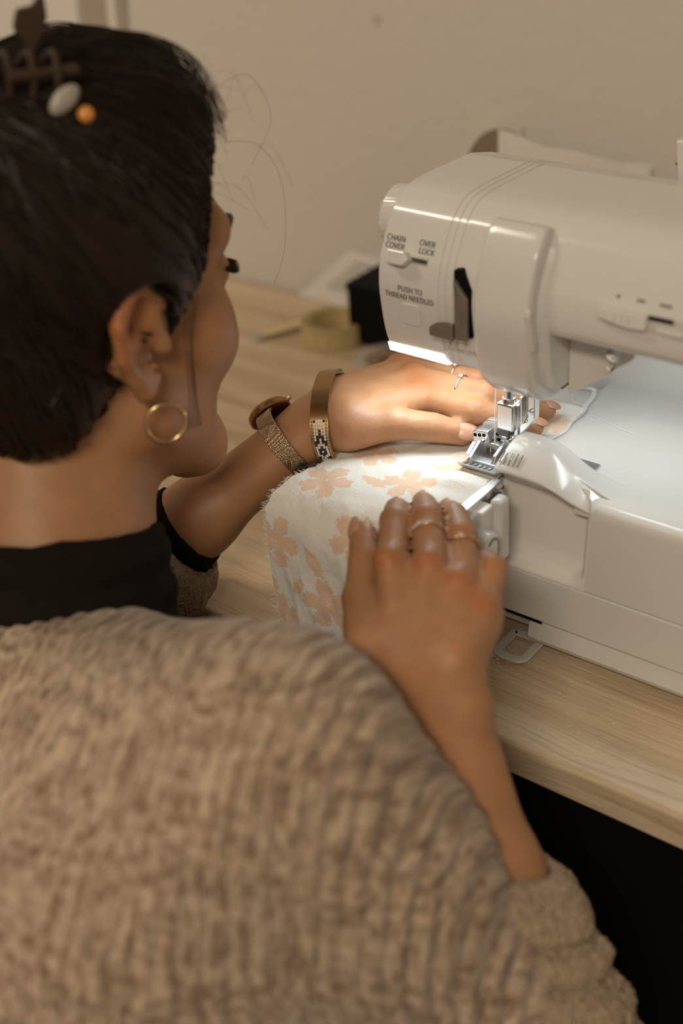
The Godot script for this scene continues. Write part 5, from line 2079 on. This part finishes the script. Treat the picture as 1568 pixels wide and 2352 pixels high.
	ellipsoid(mb, hc + HR * 0.012 - HU * 0.014 + HF * 0.014, head_basis(), Vector3(0.0042, 0.0046, 0.0046), 12)
	var am := mat(lin(0.75, 0.30, 0.05), 0.12, 0.0, 0.8)
	obj("amber_stone", mb, am, t)


func strap_material() -> StandardMaterial3D:
	var m := mat(lin(0.42, 0.30, 0.19), 0.32, 1.0)
	var im := Image.create(64, 64, false, Image.FORMAT_L8)
	for y in 64:
		for x in 64:
			im.set_pixel(x, y, Color.from_hsv(0, 0, 0.5 + 0.5 * sin(x / 64.0 * TAU * 4.0) * cos((y + (4 if (x / 16) % 2 else 0)) / 64.0 * TAU * 4.0)))
	m.heightmap_enabled = true
	m.heightmap_texture = ImageTexture.create_from_image(im)
	m.heightmap_scale = 0.05
	m.uv1_triplanar = true
	m.uv1_scale = Vector3.ONE * 210.0
	return m


# ---------------------------------------------------------------- things on the table and the wall
func things_on_table() -> void:
	var tape := mat(lin(0.72, 0.58, 0.29), 0.5)
	var im := Image.create(512, 32, false, Image.FORMAT_RGB8)
	im.fill(lin(0.72, 0.58, 0.29))
	for k in 64:
		im.fill_rect(Rect2i(k * 8, 0, 1, 14 if k % 5 == 0 else 7), lin(0.16, 0.11, 0.05))
		if k % 5 == 0:
			im.fill_rect(Rect2i(k * 8 + 3, 16, 3, 9), lin(0.25, 0.17, 0.08))
	tape.albedo_texture = ImageTexture.create_from_image(im)
	tape.albedo_color = Color.WHITE
	var c := Vector3(-0.380, TY, -0.300)
	var t := thing("tape_measure", "yellow measuring tape rolled up on the table beside the wall", "tape measure", c)
	var mb := MB.new()
	var turns := 7.0
	var n := 360
	var rs := []
	for i in n + 1:
		var q := i / float(n)
		var an := q * turns * TAU + 2.2
		var r := lerpf(0.0240, 0.0335, q) + 0.0004 * sin(an * 3.1)
		var d := Vector3(cos(an), 0, sin(an))
		rs.append([c + d * r, d, q * 8.0])
	for i in n:
		var a: Array = rs[i]
		var b: Array = rs[i + 1]
		var w := Vector3(0, 0.020, 0)
		var o := Vector3(0, 0.0006, 0)
		var th := 0.0007
		mb.quad(a[0] + o, b[0] + o, b[0] + o + w, a[0] + o + w, Vector2(a[2], 1), Vector2(b[2], 1), Vector2(b[2], 0), Vector2(a[2], 0))
		mb.quad(a[0] + o - a[1] * th, a[0] + o + w - a[1] * th, b[0] + o + w - b[1] * th, b[0] + o - b[1] * th, Vector2(a[2], 1), Vector2(a[2], 0), Vector2(b[2], 0), Vector2(b[2], 1))
		mb.quad(a[0] + o + w, b[0] + o + w, b[0] + o + w - b[1] * th, a[0] + o + w - a[1] * th)
	if (mb.v[2] - mb.v[0]).cross(mb.v[1] - mb.v[0]).dot(rs[0][1]) < 0.0:
		for i in range(0, mb.v.size(), 3):
			var w2 := mb.v[i + 1]
			mb.v[i + 1] = mb.v[i + 2]
			mb.v[i + 2] = w2
			var u2 := mb.t[i + 1]
			mb.t[i + 1] = mb.t[i + 2]
			mb.t[i + 2] = u2
	obj("coil", mb, tape, t, 40.0)
	mb = MB.new()
	var tail := smooth_path([Vector3(-0.402, TY + 0.010, -0.328), Vector3(-0.414, TY + 0.010, -0.312), Vector3(-0.424, TY + 0.008, -0.296), Vector3(-0.436, TY + 0.004, -0.279), Vector3(-0.447, TY + 0.0018, -0.266)], 5)
	var sa := []
	for i in tail.size():
		var d := (tail[mini(i + 1, tail.size() - 1)] - tail[maxi(i - 1, 0)]).normalized()
		var q := i / float(tail.size() - 1)
		var up := Vector3.UP.lerp(d.cross(Vector3.UP).normalized() * -1.0 + Vector3(0, 0.15, 0), clampf(q * 2.2, 0.0, 1.0)).normalized()
		var nn := d.cross(up).normalized()
		sa.append(PackedVector3Array([tail[i] - up * 0.008, tail[i] + up * 0.008, tail[i] + up * 0.008 + nn * 0.0007, tail[i] - up * 0.008 + nn * 0.0007]))
	mb.rings(sa)
	obj("free_end", mb, tape, t, 30.0)
	mb = MB.new()
	mb.rbox(Vector3(-0.4465, TY + 0.0022, -0.2605), Vector3(0.008, 0.002, 0.017), 0.0006, Basis(Vector3.UP, 0.65))
	obj("metal_tip", mb, M.steel_dull, t)

	# leaflet leaning against the wall
	t = thing("paper_leaflet", "printed white paper leaflet leaning at the foot of the wall", "leaflet", Vector3(-0.41, TY, -0.36))
	mb = MB.new()
	var p0 := Vector3(-0.480, TY + 0.001, -0.3660)
	var ux := Vector3(0.092, 0.000, 0.003)
	var uy := Vector3(0.070, 0.062, -0.006)
	var nn2 := ux.cross(uy).normalized()
	mb.slab(PackedVector2Array([Vector2(0, 0), Vector2(0.95, 0), Vector2(0.95, 1), Vector2(0, 1)]), p0, ux, uy, nn2, 0.0006)
	var lf := obj("sheet", mb, M.paper, t)
	for k in 5:
		mb = MB.new()
		var y := 0.30 + k * 0.12
		mb.slab(PackedVector2Array([Vector2(0.22, y), Vector2(0.62 - 0.1 * (k % 2), y), Vector2(0.62 - 0.1 * (k % 2), y + 0.045), Vector2(0.22, y + 0.045)]), p0 + nn2 * 0.0005, ux, uy, nn2, 0.0002)
		obj("print_line", mb, M.print_grey, lf)
	# black box behind the machine head
	t = thing("black_box", "small matt black box standing on the table behind the machine head", "box", Vector3(-0.31, TY, -0.338))
	mb = MB.new()
	mb.rbox(Vector3(-0.305, TY + 0.030, -0.329), Vector3(0.110, 0.058, 0.058), 0.003)
	obj("body", mb, M.dark, t)
	mb = MB.new()
	mb.rbox(Vector3(-0.305, TY + 0.0605, -0.329), Vector3(0.112, 0.006, 0.060), 0.002)
	obj("lid", mb, M.dark, t)
	# clear plastic roll
	c = Vector3(-0.290, TY, -0.272)
	t = thing("plastic_reel", "clear plastic reel with a dark core lying flat on the table", "reel", c)
	var gl := mat(Color(0.95, 0.93, 0.9, 0.25), 0.1)
	gl.transparency = BaseMaterial3D.TRANSPARENCY_ALPHA
	mb = MB.new()
	mb.lathe([Vector2(0.024, 0.001), Vector2(0.034, 0.001), Vector2(0.0345, 0.002), Vector2(0.0345, 0.010), Vector2(0.0335, 0.011), Vector2(0.024, 0.011), Vector2(0.024, 0.001)], c, Vector3.UP, 56)
	obj("rim", mb, gl, t)
	mb = MB.new()
	mb.lathe([Vector2(0.011, 0.0008), Vector2(0.023, 0.0008), Vector2(0.0236, 0.0015), Vector2(0.0236, 0.0065), Vector2(0.023, 0.0072), Vector2(0.011, 0.0072), Vector2(0.011, 0.0008)], c, Vector3.UP, 56)
	obj("core", mb, M.bead_brown, t)
	# lint by the machine's corner
	var rng := RandomNumberGenerator.new()
	rng.seed = 19
	t = thing("lint", "grey white fluff and thread scraps at the machine's front corner", "lint", Vector3(0.025, TY, 0.048))
	mb = MB.new()
	for k in 900:
		var r := absf(rng.randfn(0.0, 0.5))
		var an := rng.randf() * TAU
		var p := Vector3(0.023 + cos(an) * r * 0.017, TY + 0.0006 + rng.randf() * 0.0035 * maxf(0.0, 1.0 - r), 0.047 + sin(an) * r * 0.013)
		var d := Vector3(rng.randf_range(-1, 1), rng.randf_range(-0.15, 0.3), rng.randf_range(-1, 1)).normalized() * rng.randf_range(0.001, 0.004)
		mb.tube(PackedVector3Array([p, p + d * 0.5 + Vector3(rng.randf_range(-1, 1), 0.3, rng.randf_range(-1, 1)) * 0.0006, p + d]), 0.00010, 3, false)
	for k in 12:
		var p := Vector3(rng.randf_range(0.03, 0.14), TY + 0.0004, rng.randf_range(0.045, 0.11))
		var d := Vector3(rng.randf_range(-1, 1), 0.0, rng.randf_range(-1, 1)).normalized() * rng.randf_range(0.0008, 0.0028)
		mb.tube(PackedVector3Array([p, p + d * 0.5, p + d]), 0.00018, 4, false)
	obj("fluff", mb, M.thread, t, 80.0).set_meta("kind", "stuff")


func wall_papers() -> void:
	# papers standing behind the machine
	var t := thing("white_paper_sheet", "large white paper sheet standing behind the machine against the wall", "paper", Vector3(-0.15, TY, WZ + 0.02))
	var mb := MB.new()
	var rs := []
	var n := 28
	for i in n + 1:
		var q := i / float(n)
		var x := lerpf(-0.221, -0.074, q)
		var z := WZ + 0.012 + 0.014 * sin(q * PI * 0.9 + 0.3)
		var yt := lerpf(0.0935, 0.0800, q) + 0.0015 * sin(q * 14.0)
		var r := PackedVector3Array()
		for p in [Vector2(TY, 0.004), Vector2(TY, 0.0048), Vector2(yt, 0.0008), Vector2(yt, 0.0)]:
			r.append(Vector3(x, p.x, z + p.y))
		rs.append(r)
	mb.rings(rs)
	var sh := obj("sheet", mb, M.paper, t)
	for q in [[-0.199, 0.042, 0.024, 0.012, M.print], [-0.158, 0.042, 0.032, 0.016, M.bead_brown]]:
		mb = MB.new()
		mb.rbox(Vector3(q[0], q[1], WZ + 0.0285), Vector3(q[2], q[3], 0.0008), 0.0003)
		obj("printed_patch", mb, q[4], sh)
	mb = MB.new()
	mb.slab(rpoly([Vector2(-0.105, 0.0), Vector2(-0.070, -0.002), Vector2(-0.073, 0.200), Vector2(-0.108, 0.203)], 0.002), Vector3(0, TY, WZ + 0.028), Vector3.RIGHT, Vector3(0, 1, -0.05), Vector3.BACK, 0.0008)
	obj("folded_flap", mb, M.paper, sh)
	t = thing("brown_card_disc", "greyish brown rounded card half hidden behind the white paper sheet", "card", Vector3(-0.235, TY, WZ + 0.008))
	mb = MB.new()
	var arch := PackedVector2Array([Vector2(-0.036, 0.0)])
	for i in 17:
		var an := PI - i / 16.0 * PI * 0.8
		arch.append(Vector2(cos(an) * 0.042 + 0.006, 0.160 + sin(an) * 0.052))
	arch.append(Vector2(0.045, 0.0))
	mb.slab(arch, Vector3(-0.230, TY, WZ + 0.006), Vector3.RIGHT, Vector3(0, 1, -0.02), Vector3.BACK, 0.002, 0.0004)
	obj("card", mb, mat(lin(0.24, 0.185, 0.13), 0.8), t)
	t = thing("pale_backing_sheet", "pale translucent sheet pinned flat on the wall behind the brown card", "paper", Vector3(-0.24, 0.0, WZ + 0.002))
	mb = MB.new()
	mb.slab(PackedVector2Array([Vector2(-0.264, TY), Vector2(-0.205, TY), Vector2(-0.205, 0.094), Vector2(-0.263, 0.101)]), Vector3(0, 0, WZ + 0.001), Vector3.RIGHT, Vector3.UP, Vector3.BACK, 0.0008)
	obj("sheet", mb, mat(lin(0.66, 0.62, 0.55), 0.7), t)
	# papers high on the wall at the left
	t = thing("wall_poster", "white poster hanging on the wall at the upper left", "poster", Vector3(-0.93, 0.25, WZ + 0.002))
	mb = MB.new()
	mb.slab(PackedVector2Array([Vector2(-1.25, 0.06), Vector2(-0.775, 0.10), Vector2(-0.735, 0.42), Vector2(-1.25, 0.42)]), Vector3(0, 0, WZ + 0.001), Vector3.RIGHT, Vector3.UP, Vector3.BACK, 0.0012)
	obj("sheet", mb, M.paper, t)
	t = thing("wall_strip", "grey card strip hanging on the wall beside the white poster", "card", Vector3(-0.72, 0.25, WZ + 0.002))
	mb = MB.new()
	mb.slab(PackedVector2Array([Vector2(-0.770, 0.10), Vector2(-0.700, 0.10), Vector2(-0.655, 0.42), Vector2(-0.730, 0.42)]), Vector3(0, 0, WZ + 0.001), Vector3.RIGHT, Vector3.UP, Vector3.BACK, 0.0012)
	var gs := obj("card", mb, mat(lin(0.40, 0.35, 0.28), 0.8), t)
	mb = MB.new()
	mb.slab(PackedVector2Array([Vector2(-0.724, 0.10), Vector2(-0.712, 0.10), Vector2(-0.690, 0.42), Vector2(-0.702, 0.42)]), Vector3(0, 0, WZ + 0.0021), Vector3.RIGHT, Vector3.UP, Vector3.BACK, 0.001)
	obj("white_edge", mb, M.paper, gs)
	t = thing("wall_mark", "small round filled nail spot on the plain wall", "spot", Vector3(-0.362, 0.1733, WZ))
	mb = MB.new()
	mb.cyl(Vector3(-0.362, 0.1733, WZ - 0.0005), Vector3(-0.362, 0.1733, WZ + 0.0006), 0.006, 0.005, 20)
	obj("filler", mb, mat(lin(0.55, 0.49, 0.40), 0.9), t)
